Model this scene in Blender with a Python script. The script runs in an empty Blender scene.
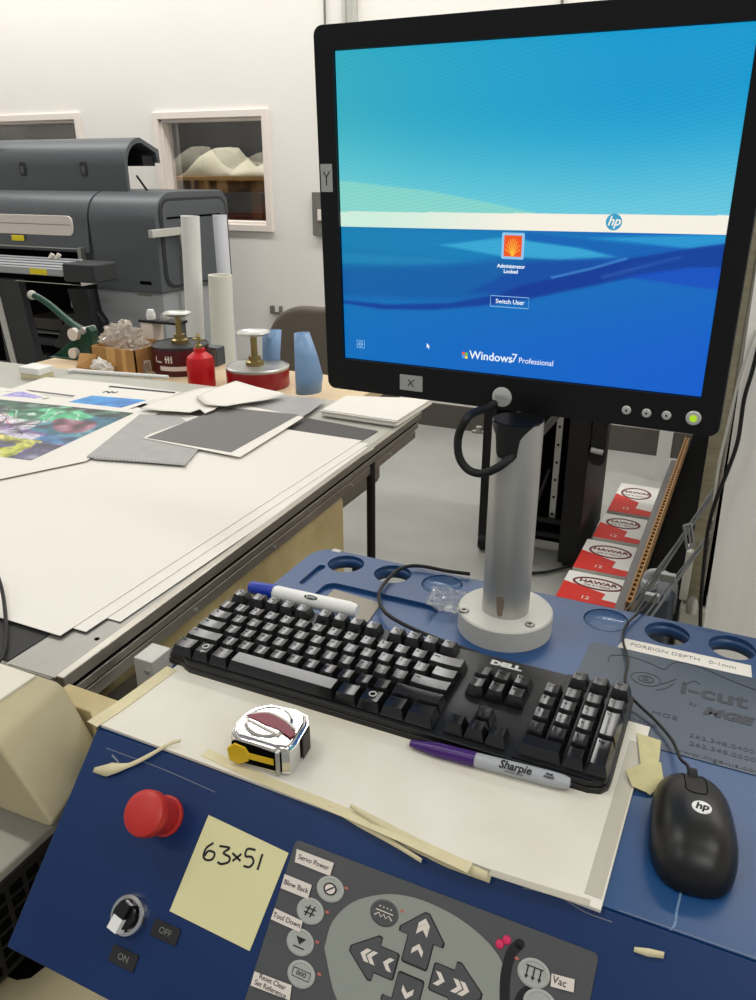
import bpy, bmesh, math, random
from mathutils import Matrix, Vector, noise
random.seed(7)
PI = math.pi
C = bpy.context.scene.collection
scene = bpy.context.scene
V = Vector

# ---------------------------------------------------------------- camera (metres; floor z=0)
CAM = V((0, 0, 1.42))
WM = Matrix(((0.90574, 0.16138, -0.391908), (0.423833, -0.347011, 0.836629), (-0.000981, -0.923872, -0.3827)))
FPX = 800.0
def ray(x, y):
    return WM @ V(((x-378)/FPX, (y-500)/FPX, 1.0))
def AZ(x, y, z): d = ray(x, y); return CAM + d*((z-CAM.z)/d.z)
def AY(x, y, Y): d = ray(x, y); return CAM + d*(Y/d.y)
def AX(x, y, X): d = ray(x, y); return CAM + d*(X/d.x)
TOPZ = 0.95                                  # console top
S45 = math.sqrt(.5)
PO = V((0, .43, TOPZ)); PN = V((0, -S45, S45))
MP = Matrix(((1, 0, 0, 0), (0, S45, -S45, .43), (0, S45, S45, TOPZ), (0, 0, 0, 1)))     # sloping front panel frame
def AP(x, y):                                # a point of the sloping panel in its own (u, v)
    d = ray(x, y); p = CAM + d*((PO-CAM).dot(PN)/d.dot(PN)); q = MP.inverted() @ p
    return V((q.x, q.y))
cd = bpy.data.cameras.new('camera'); cam = bpy.data.objects.new('camera', cd); C.objects.link(cam)
cd.sensor_fit = 'VERTICAL'; cd.sensor_height = 24.0; cd.lens = 24.0*FPX/1000.0
cd.clip_start = .02; cd.clip_end = 100
R = Matrix((( WM[0][0], -WM[0][1], -WM[0][2]), (WM[1][0], -WM[1][1], -WM[1][2]), (WM[2][0], -WM[2][1], -WM[2][2])))
cam.matrix_world = Matrix.Translation(CAM) @ R.to_4x4()
scene.camera = cam

# ---------------------------------------------------------------- materials
def lin(c):
    if isinstance(c, str):
        c = [int(c[i:i+2], 16)/255 for i in (0, 2, 4)]
        c = [x/12.92 if x <= .04045 else ((x+.055)/1.055)**2.4 for x in c]
    return (c[0], c[1], c[2], 1)
MATS = {}
def mat(name, col, rough=.5, metal=0, spec=.5, var=0, vscale=20, bump=0, bscale=80, col2=None, trans=0, alpha=1, emit=None, estr=1, coat=0, stretch=None, ior=1.45):
    m = bpy.data.materials.new(name); m.use_nodes = True
    nt = m.node_tree; b = nt.nodes['Principled BSDF']
    b.inputs['Base Color'].default_value = lin(col); b.inputs['Roughness'].default_value = rough
    b.inputs['Metallic'].default_value = metal; b.inputs['Specular IOR Level'].default_value = spec
    b.inputs['IOR'].default_value = ior
    b.inputs['Coat Weight'].default_value = coat; b.inputs['Coat Roughness'].default_value = .15
    if trans: b.inputs['Transmission Weight'].default_value = trans
    if alpha < 1: b.inputs['Alpha'].default_value = alpha
    if emit: b.inputs['Emission Color'].default_value = lin(emit); b.inputs['Emission Strength'].default_value = estr
    if var or bump or col2:
        tc = nt.nodes.new('ShaderNodeTexCoord'); mp = nt.nodes.new('ShaderNodeMapping'); nt.links.new(tc.outputs['Object'], mp.inputs['Vector'])
        if stretch: mp.inputs['Scale'].default_value = stretch
    if var or col2:
        nz = nt.nodes.new('ShaderNodeTexNoise'); nz.inputs['Scale'].default_value = vscale; nz.inputs['Detail'].default_value = 5
        nt.links.new(mp.outputs['Vector'], nz.inputs['Vector'])
        cr = nt.nodes.new('ShaderNodeValToRGB'); cr.color_ramp.elements[0].position = .35; cr.color_ramp.elements[1].position = .68
        a = lin(col); c2 = lin(col2) if col2 else tuple(max(0, x*(1-var)) for x in a[:3])+(1,)
        cr.color_ramp.elements[0].color = c2; cr.color_ramp.elements[1].color = a
        nt.links.new(nz.outputs['Fac'], cr.inputs['Fac']); nt.links.new(cr.outputs['Color'], b.inputs['Base Color'])
    if bump:
        n2 = nt.nodes.new('ShaderNodeTexNoise'); n2.inputs['Scale'].default_value = bscale; n2.inputs['Detail'].default_value = 3
        nt.links.new(mp.outputs['Vector'], n2.inputs['Vector'])
        bp = nt.nodes.new('ShaderNodeBump'); bp.inputs['Strength'].default_value = bump; bp.inputs['Distance'].default_value = .002
        nt.links.new(n2.outputs['Fac'], bp.inputs['Height']); nt.links.new(bp.outputs['Normal'], b.inputs['Normal'])
    MATS[name] = m
    return m

# ---------------------------------------------------------------- object helpers
I4 = Matrix.Identity(4)
MF = Matrix(((1, 0, 0, 0), (0, 0, -1, 0), (0, 1, 0, 0), (0, 0, 0, 1)))        # u=x v=z w=-y : faces the camera side
MS = Matrix(((0, 0, 1, 0), (1, 0, 0, 0), (0, 1, 0, 0), (0, 0, 0, 1)))         # u=y v=z w=x
def T(x, y=0, z=0):
    return Matrix.Translation(V(x) if not isinstance(x, (int, float)) else V((x, y, z)))
def RX(a): return Matrix.Rotation(a, 4, 'X')
def RY(a): return Matrix.Rotation(a, 4, 'Y')
def RZ(a): return Matrix.Rotation(a, 4, 'Z')
WORLD = {}
def thing(name, label, cat, loc=(0, 0, 0), M=None, group=None, world=True):
    o = bpy.data.objects.new(name, None); C.objects.link(o)
    o.empty_display_size = .02
    if M is not None: o.matrix_basis = M
    else: o.location = loc
    o['label'] = label; o['category'] = cat
    if group: o['group'] = group
    WORLD[o.name] = world
    return o
def tag(o, label, cat, group=None, kind=None):
    if label: o['label'] = label
    if cat: o['category'] = cat
    if group: o['group'] = group
    if kind: o['kind'] = kind
    return o
def structure(o):
    o['kind'] = 'structure'; return o
def obj(name, bm, m, parent=None, smooth=False, bevel=0, bseg=2, label=None, angle=35):
    if isinstance(bm, bpy.types.Mesh): me = bm
    else:
        bmesh.ops.recalc_face_normals(bm, faces=bm.faces)
        me = bpy.data.meshes.new(name); bm.to_mesh(me); bm.free()
    ms = m if isinstance(m, (list, tuple)) else [m]
    me.materials.clear()
    for x in ms: me.materials.append(x)
    if smooth or bevel:
        for p in me.polygons: p.use_smooth = True
        if smooth != 'full': me.set_sharp_from_angle(angle=math.radians(angle))
    o = bpy.data.objects.new(name, me); C.objects.link(o)
    if parent is not None:
        o.parent = parent
        if WORLD.get(parent.name) and parent.type == 'EMPTY': o.matrix_parent_inverse = parent.matrix_basis.inverted()
    if bevel:
        b = o.modifiers.new('bevel', 'BEVEL'); b.width = bevel; b.segments = bseg; b.limit_method = 'ANGLE'; b.angle_limit = math.radians(40); b.harden_normals = True
    if label: o['label'] = label
    return o
def B(): return bmesh.new()
def box(bm, lo, hi, M=I4, mi=0):
    x0, y0, z0 = lo; x1, y1, z1 = hi
    vs = [bm.verts.new(M @ V(p)) for p in ((x0,y0,z0),(x1,y0,z0),(x1,y1,z0),(x0,y1,z0),(x0,y0,z1),(x1,y0,z1),(x1,y1,z1),(x0,y1,z1))]
    for f in ((3,2,1,0),(4,5,6,7),(0,1,5,4),(1,2,6,5),(2,3,7,6),(3,0,4,7)):
        bm.faces.new([vs[i] for i in f]).material_index = mi
    return bm
def prism(bm, pts, w0, w1, M=I4, mi=0, cap=True, mi_top=None):
    n = len(pts)
    a = [bm.verts.new(M @ V((p[0], p[1], w0))) for p in pts]; b = [bm.verts.new(M @ V((p[0], p[1], w1))) for p in pts]
    if cap:
        bm.faces.new(a[::-1]).material_index = mi; bm.faces.new(b).material_index = mi if mi_top is None else mi_top
    for i in range(n):
        j = (i+1) % n; bm.faces.new((a[i], a[j], b[j], b[i])).material_index = mi
    return bm
def circ(cx, cy, r, n=32, ry=None, a0=0, a1=2*PI, closed=True):
    ry = ry or r; k = n if closed else n-1
    return [(cx+r*math.cos(a0+(a1-a0)*i/k), cy+ry*math.sin(a0+(a1-a0)*i/k)) for i in range(n)]
def rrect(x0, y0, x1, y1, r, n=5):
    out = []
    for cx, cy, a in ((x1-r, y0+r, -PI/2), (x1-r, y1-r, 0), (x0+r, y1-r, PI/2), (x0+r, y0+r, PI)):
        out += [(cx+r*math.cos(a+PI/2*i/n), cy+r*math.sin(a+PI/2*i/n)) for i in range(n+1)]
    return out
def lathe(bm, prof, M=I4, n=32, mi=0, capb=True, capt=True):
    rings = []
    for r, z in prof:
        if r < 1e-6: rings.append([bm.verts.new(M @ V((0, 0, z)))])
        else: rings.append([bm.verts.new(M @ V((r*math.cos(2*PI*i/n), r*math.sin(2*PI*i/n), z))) for i in range(n)])
    for a, b in zip(rings, rings[1:]):
        for i in range(n):
            j = (i+1) % n
            if len(a) == 1 and len(b) == 1: continue
            if len(a) == 1: f = (a[0], b[j], b[i])
            elif len(b) == 1: f = (a[i], a[j], b[0])
            else: f = (a[i], a[j], b[j], b[i])
            bm.faces.new(f).material_index = mi
    if capb and len(rings[0]) > 1: bm.faces.new(rings[0][::-1]).material_index = mi
    if capt and len(rings[-1]) > 1: bm.faces.new(rings[-1]).material_index = mi
    return bm
def cyl(bm, p0, p1, r0, r1=None, n=20, mi=0, cap=True):
    p0 = V(p0); p1 = V(p1); d = p1-p0; q = d.to_track_quat('Z', 'Y').to_matrix().to_4x4()
    return lathe(bm, [(r0, 0), (r0 if r1 is None else r1, d.length)], Matrix.Translation(p0) @ q, n, mi, cap, cap)
def smoothpath(pts, k=6):
    pts = [V(p) for p in pts]; out = []
    P = [pts[0]*2-pts[1]]+pts+[pts[-1]*2-pts[-2]]
    for i in range(1, len(P)-2):
        a, b, c, d = P[i-1:i+3]
        for j in range(k):
            t = j/k; out.append(.5*((2*b)+(c-a)*t+(2*a-5*b+4*c-d)*t*t+(3*b-a-3*c+d)*t*t*t))
    out.append(pts[-1]); return out
def tube(bm, pts, r, n=10, mi=0, k=6, sm=True, flat=None):
    P = smoothpath(pts, k) if sm else [V(p) for p in pts]
    up = V((0, 0, 1)); rings = []; sp = None
    for i, p in enumerate(P):
        t = (P[min(i+1, len(P)-1)]-P[max(i-1, 0)]).normalized()
        if sp is None:
            s = t.cross(up)
            if s.length < .05: s = t.cross(V((0, 1, 0)))
        else: s = sp-t*sp.dot(t)
        s.normalize(); sp = s; u = s.cross(t).normalized()
        rr = r if isinstance(r, (int, float)) else r[0]+(r[1]-r[0])*i/(len(P)-1)
        ry = rr if flat is None else flat
        rings.append([bm.verts.new(p+s*rr*math.cos(2*PI*j/n)+u*ry*math.sin(2*PI*j/n)) for j in range(n)])
    for a, b in zip(rings, rings[1:]):
        for i in range(n):
            j = (i+1) % n; bm.faces.new((a[i], a[j], b[j], b[i])).material_index = mi
    bm.faces.new(rings[0][::-1]).material_index = mi; bm.faces.new(rings[-1]).material_index = mi
    return bm
def holed(outer, holes, w0, w1, M=I4):
    """mesh of a plate with holes (a filled, extruded 2-D curve)"""
    cu = bpy.data.curves.new('c', 'CURVE'); cu.dimensions = '2D'; cu.fill_mode = 'BOTH'; cu.extrude = (w1-w0)/2
    for poly in [outer]+holes:
        sp = cu.splines.new('POLY'); sp.points.add(len(poly)-1)
        for i, p in enumerate(poly): sp.points[i].co = (p[0], p[1], 0, 1)
        sp.use_cyclic_u = True
    o = bpy.data.objects.new('c', cu); C.objects.link(o)
    dg = bpy.context.evaluated_depsgraph_get(); me = bpy.data.meshes.new_from_object(o.evaluated_get(dg))
    bpy.data.objects.remove(o); bpy.data.curves.remove(cu)
    bm = B(); bm.from_mesh(me); bpy.data.meshes.remove(me)
    bmesh.ops.remove_doubles(bm, verts=bm.verts, dist=1e-5)
    bmesh.ops.transform(bm, matrix=M @ T(0, 0, (w0+w1)/2), verts=bm.verts)
    return bm
TXT = {}
def textmesh(s, size, ex=.00015, align='CENTER', shear=0, bold=0, sx=1):
    cu = bpy.data.curves.new('t', 'FONT'); cu.body = s; cu.size = size; cu.extrude = ex; cu.align_x = align; cu.align_y = 'CENTER'
    cu.shear = shear; cu.offset = bold; cu.resolution_u = 3
    o = bpy.data.objects.new('t', cu); C.objects.link(o)
    dg = bpy.context.evaluated_depsgraph_get(); me = bpy.data.meshes.new_from_object(o.evaluated_get(dg))
    bpy.data.objects.remove(o); bpy.data.curves.remove(cu)
    if sx != 1: me.transform(Matrix.Diagonal((sx, 1, 1, 1)))
    return me
def addtext(bm, s, size, M, mi=0, **k):
    me = textmesh(s, size, **k); me.transform(M)
    n0 = len(bm.faces); bm.from_mesh(me); bpy.data.meshes.remove(me)
    bm.faces.ensure_lookup_table()
    for i in range(n0, len(bm.faces)): bm.faces[i].material_index = mi
    return bm
def stroke(bm, pts, w, z0, z1, M=I4, mi=0, k=5, sm=True):
    """a flat pen line on a surface"""
    P = smoothpath([(p[0], p[1], 0) for p in pts], k) if sm and len(pts) > 2 else [V((p[0], p[1], 0)) for p in pts]
    L, Rr = [], []
    for i, p in enumerate(P):
        t = (P[min(i+1, len(P)-1)]-P[max(i-1, 0)]).normalized(); s = V((-t.y, t.x, 0))*w/2
        L.append(p+s); Rr.append(p-s)
    va = [(bm.verts.new(M @ V((a.x, a.y, z1))), bm.verts.new(M @ V((b.x, b.y, z1))), bm.verts.new(M @ V((a.x, a.y, z0))), bm.verts.new(M @ V((b.x, b.y, z0)))) for a, b in zip(L, Rr)]
    for p, q in zip(va, va[1:]):
        for f in ((p[0], p[1], q[1], q[0]), (p[0], q[0], q[2], p[2]), (p[1], p[3], q[3], q[1]), (p[2], q[2], q[3], p[3])): bm.faces.new(f).material_index = mi
    bm.faces.new((va[0][0], va[0][2], va[0][3], va[0][1])).material_index = mi
    bm.faces.new((va[-1][0], va[-1][1], va[-1][3], va[-1][2])).material_index = mi
    return bm
def sheet(bm, px, z, th=.0006, mi=0, jit=0):
    """a sheet lying flat, its outline given where it lies on the table"""
    pts = [AZ(x, y, z) for x, y in px]
    return prism(bm, [(p.x, p.y) for p in pts], z-th, z, mi=mi)
def crumple(bm, c, r, amp, freq, sub=4, seed=0, sc=(1, 1, 1), zmin=None):
    n0 = len(bm.verts)
    bmesh.ops.create_icosphere(bm, subdivisions=sub, radius=1)
    bm.verts.ensure_lookup_table()
    for v in list(bm.verts)[n0:]:
        d = v.co.normalized()
        k = 1+amp*(noise.noise(d*freq+V((seed, 0, 0)))+.6*abs(noise.noise(d*freq*2.3+V((0, seed, 0)))))+amp*.5*noise.noise(d*freq*5)
        q = V((d.x*sc[0], d.y*sc[1], d.z*sc[2]))*r*k+V(c)
        if zmin is not None and q.z < zmin: q.z = zmin
        v.co = q
    return bm
white_wall = mat('painted wall', 'f3efe8', .75, var=.03, vscale=1.5)
m_floor = mat('concrete floor', 'a6a7a2', .36, var=.16, vscale=2.2, bump=.05, bscale=30)
m_trim = mat('cream trim', 'f0e6dd', .5)
m_black = mat('black plastic', '0b0b0c', .38, bump=.03, bscale=900)
m_bezel = mat('black bezel', '0d0d0e', .42, spec=.35)
m_blackm = mat('matte black', '101011', .6)
m_key = mat('key plastic', '121213', .2, spec=.9)
m_legend = mat('key legend', 'c8c8c4', .5)
m_navy = mat('blue lacquer', '184679', .38, spec=.75, var=.14, vscale=7, coat=0)
m_navy2 = mat('navy panel lacquer', '0a2958', .4, spec=.4, col2='0c3060', vscale=5)
m_plate = mat('smoked grey blue plate', '3d4a5a', .3, var=.08, vscale=12)
m_plateink = mat('plate ink', '1a222e', .4)
m_alu = mat('brushed aluminium', '9d9b96', .45, metal=.9, var=.08, vscale=6, stretch=(40, 1, 1))
m_pole = mat('satin aluminium', 'bdbdb9', .42, metal=.75, var=.08, vscale=18)
m_base = mat('painted grey metal', 'c3c2ba', .45, var=.06, vscale=25)
m_steel = mat('steel', 'b4b4b0', .38, metal=.6)
m_chrome = mat('chrome', 'dcdcdc', .12, metal=1)
m_rail = mat('dark anodised rail', 'b0aaa0', .33, metal=.85, var=.2, vscale=8)
m_cream = mat('cream painted steel', 'b8ad8a', .55, var=.14, vscale=9)
m_creamd = mat('dirty cream plastic', 'c0af82', .55, col2='ab996a', vscale=14)
m_paper = mat('white paper', 'e2ded6', .65)
m_paper2 = mat('off white board', 'e2ded2', .6, col2='d6d0be', vscale=9)
m_edge = mat('tape film', 'd6d0bf', .35, alpha=.5)
m_tape = mat('masking tape', 'd8cda6', .7, var=.1, vscale=40, bump=.2, bscale=300)
m_note = mat('yellow note', 'd9d4a2', .7)
m_ink = mat('black ink', '0c0c0e', .5)
m_inkgrey = mat('faded ink', '77756e', .6)
m_white = mat('white plastic', 'e6e6e2', .4)
m_grey = mat('keypad grey', '4c4e4f', .45, var=.08, vscale=30)
m_greyl = mat('keypad light grey', '8d9188', .45)
m_greyb = mat('keypad button grey', 'a6a9a2', .4)
m_red = mat('red plastic', 'b92b26', .42)
m_redpaint = mat('red can paint', '8f0f14', .35, coat=.3)
m_redb = mat('red bottle', 'c9121c', .4)
m_darkred = mat('dark red can paint', '4a0c14', .35)
m_purple = mat('purple plastic', '3c1766', .3)
m_markb = mat('grey marker barrel', 'a6a9ad', .38)
m_bluecap = mat('blue cap', '1734a0', .3)
m_yellow = mat('yellow plastic', 'e0b818', .4)
m_wood = mat('pale wood top', 'dcc4a0', .5, var=.1, vscale=6, stretch=(2, 12, 1))
m_card = mat('cardboard', 'b58850', .8, var=.1, vscale=15)
m_fluteshade = mat('flute gap shade', '3a2412', .9)
m_printer = mat('printer charcoal', '54595d', .42, var=.05, vscale=4)
m_printerd = mat('printer dark', '2b2d30', .5)
m_printerl = mat('printer light grey', 'a2a5a8', .5)
m_label = mat('warm white label', 'dcd2c8', .5)
m_yel2 = mat('yellow sticker', 'e8d21c', .5)
m_green = mat('dark green enamel', '0e3f2e', .3)
m_film = mat('clear plastic film', 'e6ddd2', .12, trans=.55, alpha=.7)
m_bag = mat('clear bag', 'dfe6ea', .08, trans=.8, alpha=.45)
m_blueT = mat('blue translucent plastic', '86a9d2', .3, alpha=.88)
m_fabric = mat('chair fabric', '6a6258', .9, bump=.3, bscale=400)
m_tarp = mat('cream tarpaulin', 'cfc9b0', .7)
m_pallet = mat('pallet wood', 'a9824f', .8, var=.25, vscale=10)
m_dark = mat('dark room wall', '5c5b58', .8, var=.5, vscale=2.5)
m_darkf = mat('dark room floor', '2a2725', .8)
m_redbeam = mat('faded red beam', '8a3a2c', .7)
m_glass = mat('window glass', 'ffffff', .02, trans=1, alpha=.35)
m_mat = mat('dark grey sheet', '6b6968', .6)
m_matg = mat('charcoal sheet', '434242', .6)
m_matd = mat('black cutting mat', '1d1d1f', .6)
m_filmg = mat('grey film', 'a2a1a0', .4, var=.1, vscale=30)
m_screw = mat('screw steel', '8c8c88', .3, metal=1)
m_boxred = mat('carton red print', 'c82c22', .5)
m_boxwhite = mat('carton white', 'dcdad4', .5)
m_logored = mat('carton logo ink', '6a2226', .5)
m_post = mat('tarnished steel upright', 'a39c86', .45, metal=.4, var=.25, vscale=20, stretch=(1, 1, 6))
m_wire = mat('zinc wire', '8f9294', .35, metal=.6)
m_jug = mat('dark translucent jug', '3b4450', .3)
m_clear = mat('clear glass', 'e8eef0', .05, trans=.9, alpha=.5)
m_table = mat('anodised table top', 'b9b9b0', .35, metal=.35, var=.06, vscale=5)
m_pink = mat('pink paint', 'd0285c', .4)
m_hole = mat('deep black', '030303', .9, spec=.08)
m_coin = mat('pale dish film', '54749f', .15, alpha=.6)
m_traybeige = mat('thin beige plate', '8d8678', .4, var=.1, vscale=30)
# ================================================================ the setting
WY = 4.3
bm = B(); box(bm, (-7, -2.5, -.05), (3.5, WY, 0)); structure(obj('floor', bm, m_floor))
w1 = (-3.485, 1.105, -2.735, 1.700)          # clear openings x0 z0 x1 z1
w2 = (-5.3, 1.10, -4.14, 1.715)
bm = holed([(-7, 0), (3.5, 0), (3.5, 3.6), (-7, 3.6)], [[(w[0], w[1]), (w[2], w[1]), (w[2], w[3]), (w[0], w[3])] for w in (w1, w2)], -.12, 0, T(0, WY, 0) @ MF)
structure(obj('wall_back', bm, white_wall))
bm = B(); box(bm, (-7.1, -2.5, 0), (-7, WY+.1, 3.6)); structure(obj('wall_left', bm, white_wall))
bm = B(); box(bm, (3.5, -2.5, 0), (3.6, WY+.1, 3.6)); structure(obj('wall_right', bm, white_wall))
bm = B(); box(bm, (-7, -2.5, 3.6), (3.5, WY, 3.7)); structure(obj('ceiling', bm, white_wall))
bm = B(); box(bm, (-7, WY-.012, 0), (3.5, WY, .14)); structure(obj('baseboard_back', bm, mat('brown grey vinyl', '55504a', .5)))
for k, w in enumerate((w1, w2)):
    bm = B(); f = .035
    for (a, b, c, d) in ((w[0]-f, w[3]-.004, w[2]+f, w[3]+f), (w[0]-f, w[1]-f, w[2]+f, w[1]+.004), (w[0]-f, w[1], w[0]+.004, w[3]), (w[2]-.004, w[1], w[2]+f, w[3])):
        box(bm, (a, WY-.018, b), (c, WY+.004, d))
    for (a, b, c, d) in ((w[0], w[3]-.02, w[2], w[3]), (w[0], w[1], w[2], w[1]+.02), (w[0], w[1], w[0]+.02, w[3]), (w[2]-.02, w[1], w[2], w[3])):
        box(bm, (a, WY+.004, b), (c, WY+.1, d))
    fr = structure(obj('window_%d' % (k+1), bm, m_trim, bevel=.003))
    bm = B(); box(bm, (w[0]+.02, WY+.07, w[1]+.02), (w[2]-.02, WY+.076, w[3]-.02)); obj('pane', bm, m_glass, fr)
# the dark store room seen through the panes
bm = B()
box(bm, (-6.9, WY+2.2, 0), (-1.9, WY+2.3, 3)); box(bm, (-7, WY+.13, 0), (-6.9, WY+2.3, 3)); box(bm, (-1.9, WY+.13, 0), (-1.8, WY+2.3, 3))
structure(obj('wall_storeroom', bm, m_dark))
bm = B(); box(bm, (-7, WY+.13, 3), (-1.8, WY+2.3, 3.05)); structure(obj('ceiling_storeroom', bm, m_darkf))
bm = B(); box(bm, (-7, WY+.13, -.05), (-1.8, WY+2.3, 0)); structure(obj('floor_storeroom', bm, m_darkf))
sy = WY+.55
t = thing('pallet_rack', 'timber shelf on posts seen through the back wall window', 'shelf', (-3.7, sy+.35, 0))
zt = AY(200, 177, sy).z
bm = B()
for i in range(5): box(bm, (-4.2, sy+.17*i, zt-.022), (-3.02 if i != 4 else -3.02, sy+.17*i+.13, zt))
obj('deck', bm, m_pallet, t, bevel=.002)
for x in (-4.15, -3.5, -3.1):
    bm = B(); box(bm, (x, sy+.02, zt-.10), (x+.09, sy+.8, zt-.022)); obj('bearer', bm, m_pallet, t)
for x in (-4.15, -3.11):
    for y in (sy+.03, sy+.7):
        bm = B(); box(bm, (x+.01, y, 0), (x+.08, y+.08, zt-.1)); obj('post', bm, m_pallet, t)
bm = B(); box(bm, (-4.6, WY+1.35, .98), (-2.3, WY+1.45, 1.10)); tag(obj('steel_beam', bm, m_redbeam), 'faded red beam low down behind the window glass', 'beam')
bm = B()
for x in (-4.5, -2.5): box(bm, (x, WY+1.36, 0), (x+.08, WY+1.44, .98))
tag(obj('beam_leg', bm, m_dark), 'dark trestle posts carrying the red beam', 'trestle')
# tarpaulin heap: two draped humps
def gridsurf(name, f, nu, nv, m, parent=None, th=.004):
    bm = B(); vs = [[bm.verts.new(f(i/nu, j/nv)) for j in range(nv+1)] for i in range(nu+1)]
    for i in range(nu):
        for j in range(nv): bm.faces.new((vs[i][j], vs[i+1][j], vs[i+1][j+1], vs[i][j+1]))
    o = obj(name, bm, m, parent, smooth='full')
    s = o.modifiers.new('solid', 'SOLIDIFY'); s.thickness = th; return o
def tarp(u, v):
    x = -3.80+.86*u
    top = .175*math.exp(-((u-.22)/.17)**2)+.075*math.exp(-((u-.74)/.17)**2)+.015
    w = math.sin(PI*min(1, max(0, v)))**.5
    z = zt+.006+top*w+.02*noise.noise(V((u*9, v*5, 2)))*w+.012*noise.noise(V((u*30, v*12, 5)))*w
    return V((x+.05*noise.noise(V((u*4, v*4, 9))), sy+.02+.6*v, max(zt+.004, z)))
tag(gridsurf('tarpaulin', tarp, 60, 24, m_tarp), 'crumpled cream tarpaulin heaped on timber shelf behind the window', 'cloth')

# wall furniture
def wallbox(name, label, cat, px0, px1, d=.03, m=m_trim):
    a = AY(px0[0], px0[1], WY); b = AY(px1[0], px1[1], WY)
    bm = B(); box(bm, (a.x, WY-d, b.z), (b.x, WY, a.z)); return tag(obj(name, bm, m, bevel=.003), label, cat)
o = wallbox('wall_switch', 'grey switch box on back wall beside the monitor', 'switch', (314, 192), (336, 236), m=m_inkgrey)
a = AY(318, 215, WY-.031); bm = B(); box(bm, (a.x, WY-.04, a.z-.03), (a.x+.05, WY-.03, a.z+.03)); obj('rocker', bm, m_trim, o, bevel=.002)
o = wallbox('wall_outlet', 'small dark power outlet low on the back wall above the chair', 'outlet', (272, 305), (283, 314), m=m_inkgrey)
a = AY(277, 309, WY-.031); bm = B(); box(bm, (a.x-.012, WY-.036, a.z-.018), (a.x+.012, WY-.03, a.z+.018)); obj('socket', bm, m_white, o)
for i, (px, r, lab) in enumerate(((324.5, .006, 'thin grey conduit on the back wall, left of the door casing'), (562, .007, 'thin grey conduit rising behind the top of the monitor'))):
    a = AY(px, 4, WY-.012); bm = B(); cyl(bm, (a.x, WY-.012, 1.0), (a.x, WY-.012, 3.6), r, n=8); tag(obj('conduit', bm, m_inkgrey), lab, 'conduit', 'conduits on the back wall')
a = AY(344, 4, WY); b = AY(358, 4, WY)
bm = B(); box(bm, (a.x, WY-.03, 0), (a.x+.02, WY, 3.6)); box(bm, (a.x+.02, WY-.018, 0), (b.x-.02, WY, 3.6)); box(bm, (b.x-.02, WY-.03, 0), (b.x, WY, 3.6))
structure(obj('trim_1', bm, m_base, bevel=.003))
# ================================================================ the blue console
X0, X1 = -.484, .33
con = thing('control_console', 'blue machine console with round tool holes and a sloping keypad front', 'console', (-.1, .5, 0))
HS = [(-.428, 1), (-.362, 1), (-.296, 0), (-.0985, 0), (-.033, 1), (.033, 1), (.099, 1), (.165, 1)]
R_ = .0235
through = [circ(x, .816, R_, 36) for x, th in HS if th]
dish = [circ(x, .816, R_+.0015, 36) for x, th in HS if not th]
slot = rrect(-.4575, .745, -.4475, .800, .0045)
tr = (AZ(313, 595, TOPZ).x, .640, AZ(438, 612, TOPZ).x, AZ(345, 585, TOPZ).y)
tray = rrect(tr[0], .645, tr[2], tr[3], .014)
outer = [(X0, .4305), (X1, .4305), (X1, .846)]+[(X0+.022, .846), (X0+.012, .842), (X0+.004, .832), (X0, .82)]
top = obj('top_plate', holed(outer, through+dish+[slot, tray], TOPZ-.005, TOPZ), m_navy, con, bevel=.0008)
obj('under_plate', holed([(X0+.001, .62), (X1, .62), (X1, .845), (X0+.012, .845), (X0+.001, .832)], through, TOPZ-.018, TOPZ-.005), m_navy, con)
bm = B()
sec = [(.4305, TOPZ-.005), (.4305, TOPZ), (.43, TOPZ), (.2985, .8185), (.306, .811), (.62, .811), (.62, TOPZ-.005)]
prism(bm, [(.4318, TOPZ-.0052), (.4295, TOPZ-.0005), (.2985, .8185), (.306, .811), (.62, .811), (.62, TOPZ-.0052)], X0, X1, MS)
obj('body', bm, m_navy2, con, bevel=.0015)
bm = B(); box(bm, (-.4, .34, 0), (X1-.03, .60, .811)); obj('pedestal', bm, m_cream, con, bevel=.01)
# thin beige plate over the left part of the tray
bm = B(); z = TOPZ-.0035
prism(bm, [(AZ(x, y, z).x, AZ(x, y, z).y) for x, y in ((319, 604), (334, 589), (381, 603), (368, 622))], TOPZ-.005, TOPZ-.0035)
obj('tray_plate', bm, m_traybeige, con, label='thin beige plate in the tray')
for x, th in HS:
    if not th:
        bm = B(); lathe(bm, [(.001, 0), (.015, .0004), (.021, .0022), (.0235, .0042)], T(x, .816, TOPZ-.005), 36, capt=False)
        obj('dish_film', bm, m_coin, con, smooth=True, label='pale glossy dish liner')
bm = B(); p = AZ(338, 551, TOPZ); box(bm, (p.x-.008, p.y-.004, TOPZ), (p.x+.004, p.y+.004, TOPZ+.0004)); obj('serial_label', bm, m_base, con)

# smoked nameplate with its lettering
plate = obj('nameplate', prism(B(), [(-.106, .757)]+[(-.100, .764)]+[(.22, .764), (.22, .614), (-.106, .614)], TOPZ, TOPZ+.0008), m_plate, con, bevel=.0003, label='smoked grey plate with dark lettering')
def PT(px, py): return AZ(px, py, TOPZ+.001)
bm = B(); zt_ = TOPZ+.0009
def ptext(s, px, py, size, **k):
    p = PT(px, py); bm = B(); addtext(bm, s, size, T(p.x, p.y, zt_), **k); obj('lettering', bm, m_plateink, plate)
ptext('i-cut', 680, 687, .030, align='LEFT', sx=1.12, bold=.0008)
ptext('by', 689, 703, .008, align='LEFT')
ptext('MGE', 703, 710, .017, align='LEFT', sx=1.2, bold=.0010, shear=.25)
ptext('MGE', 651, 712, .0085, align='LEFT', sx=1.4)
ptext('MGE', 632, 720, .008, align='LEFT', sx=1.4)
ptext('262.348.0400', 689, 735, .0080, align='LEFT', sx=1.25)
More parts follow.
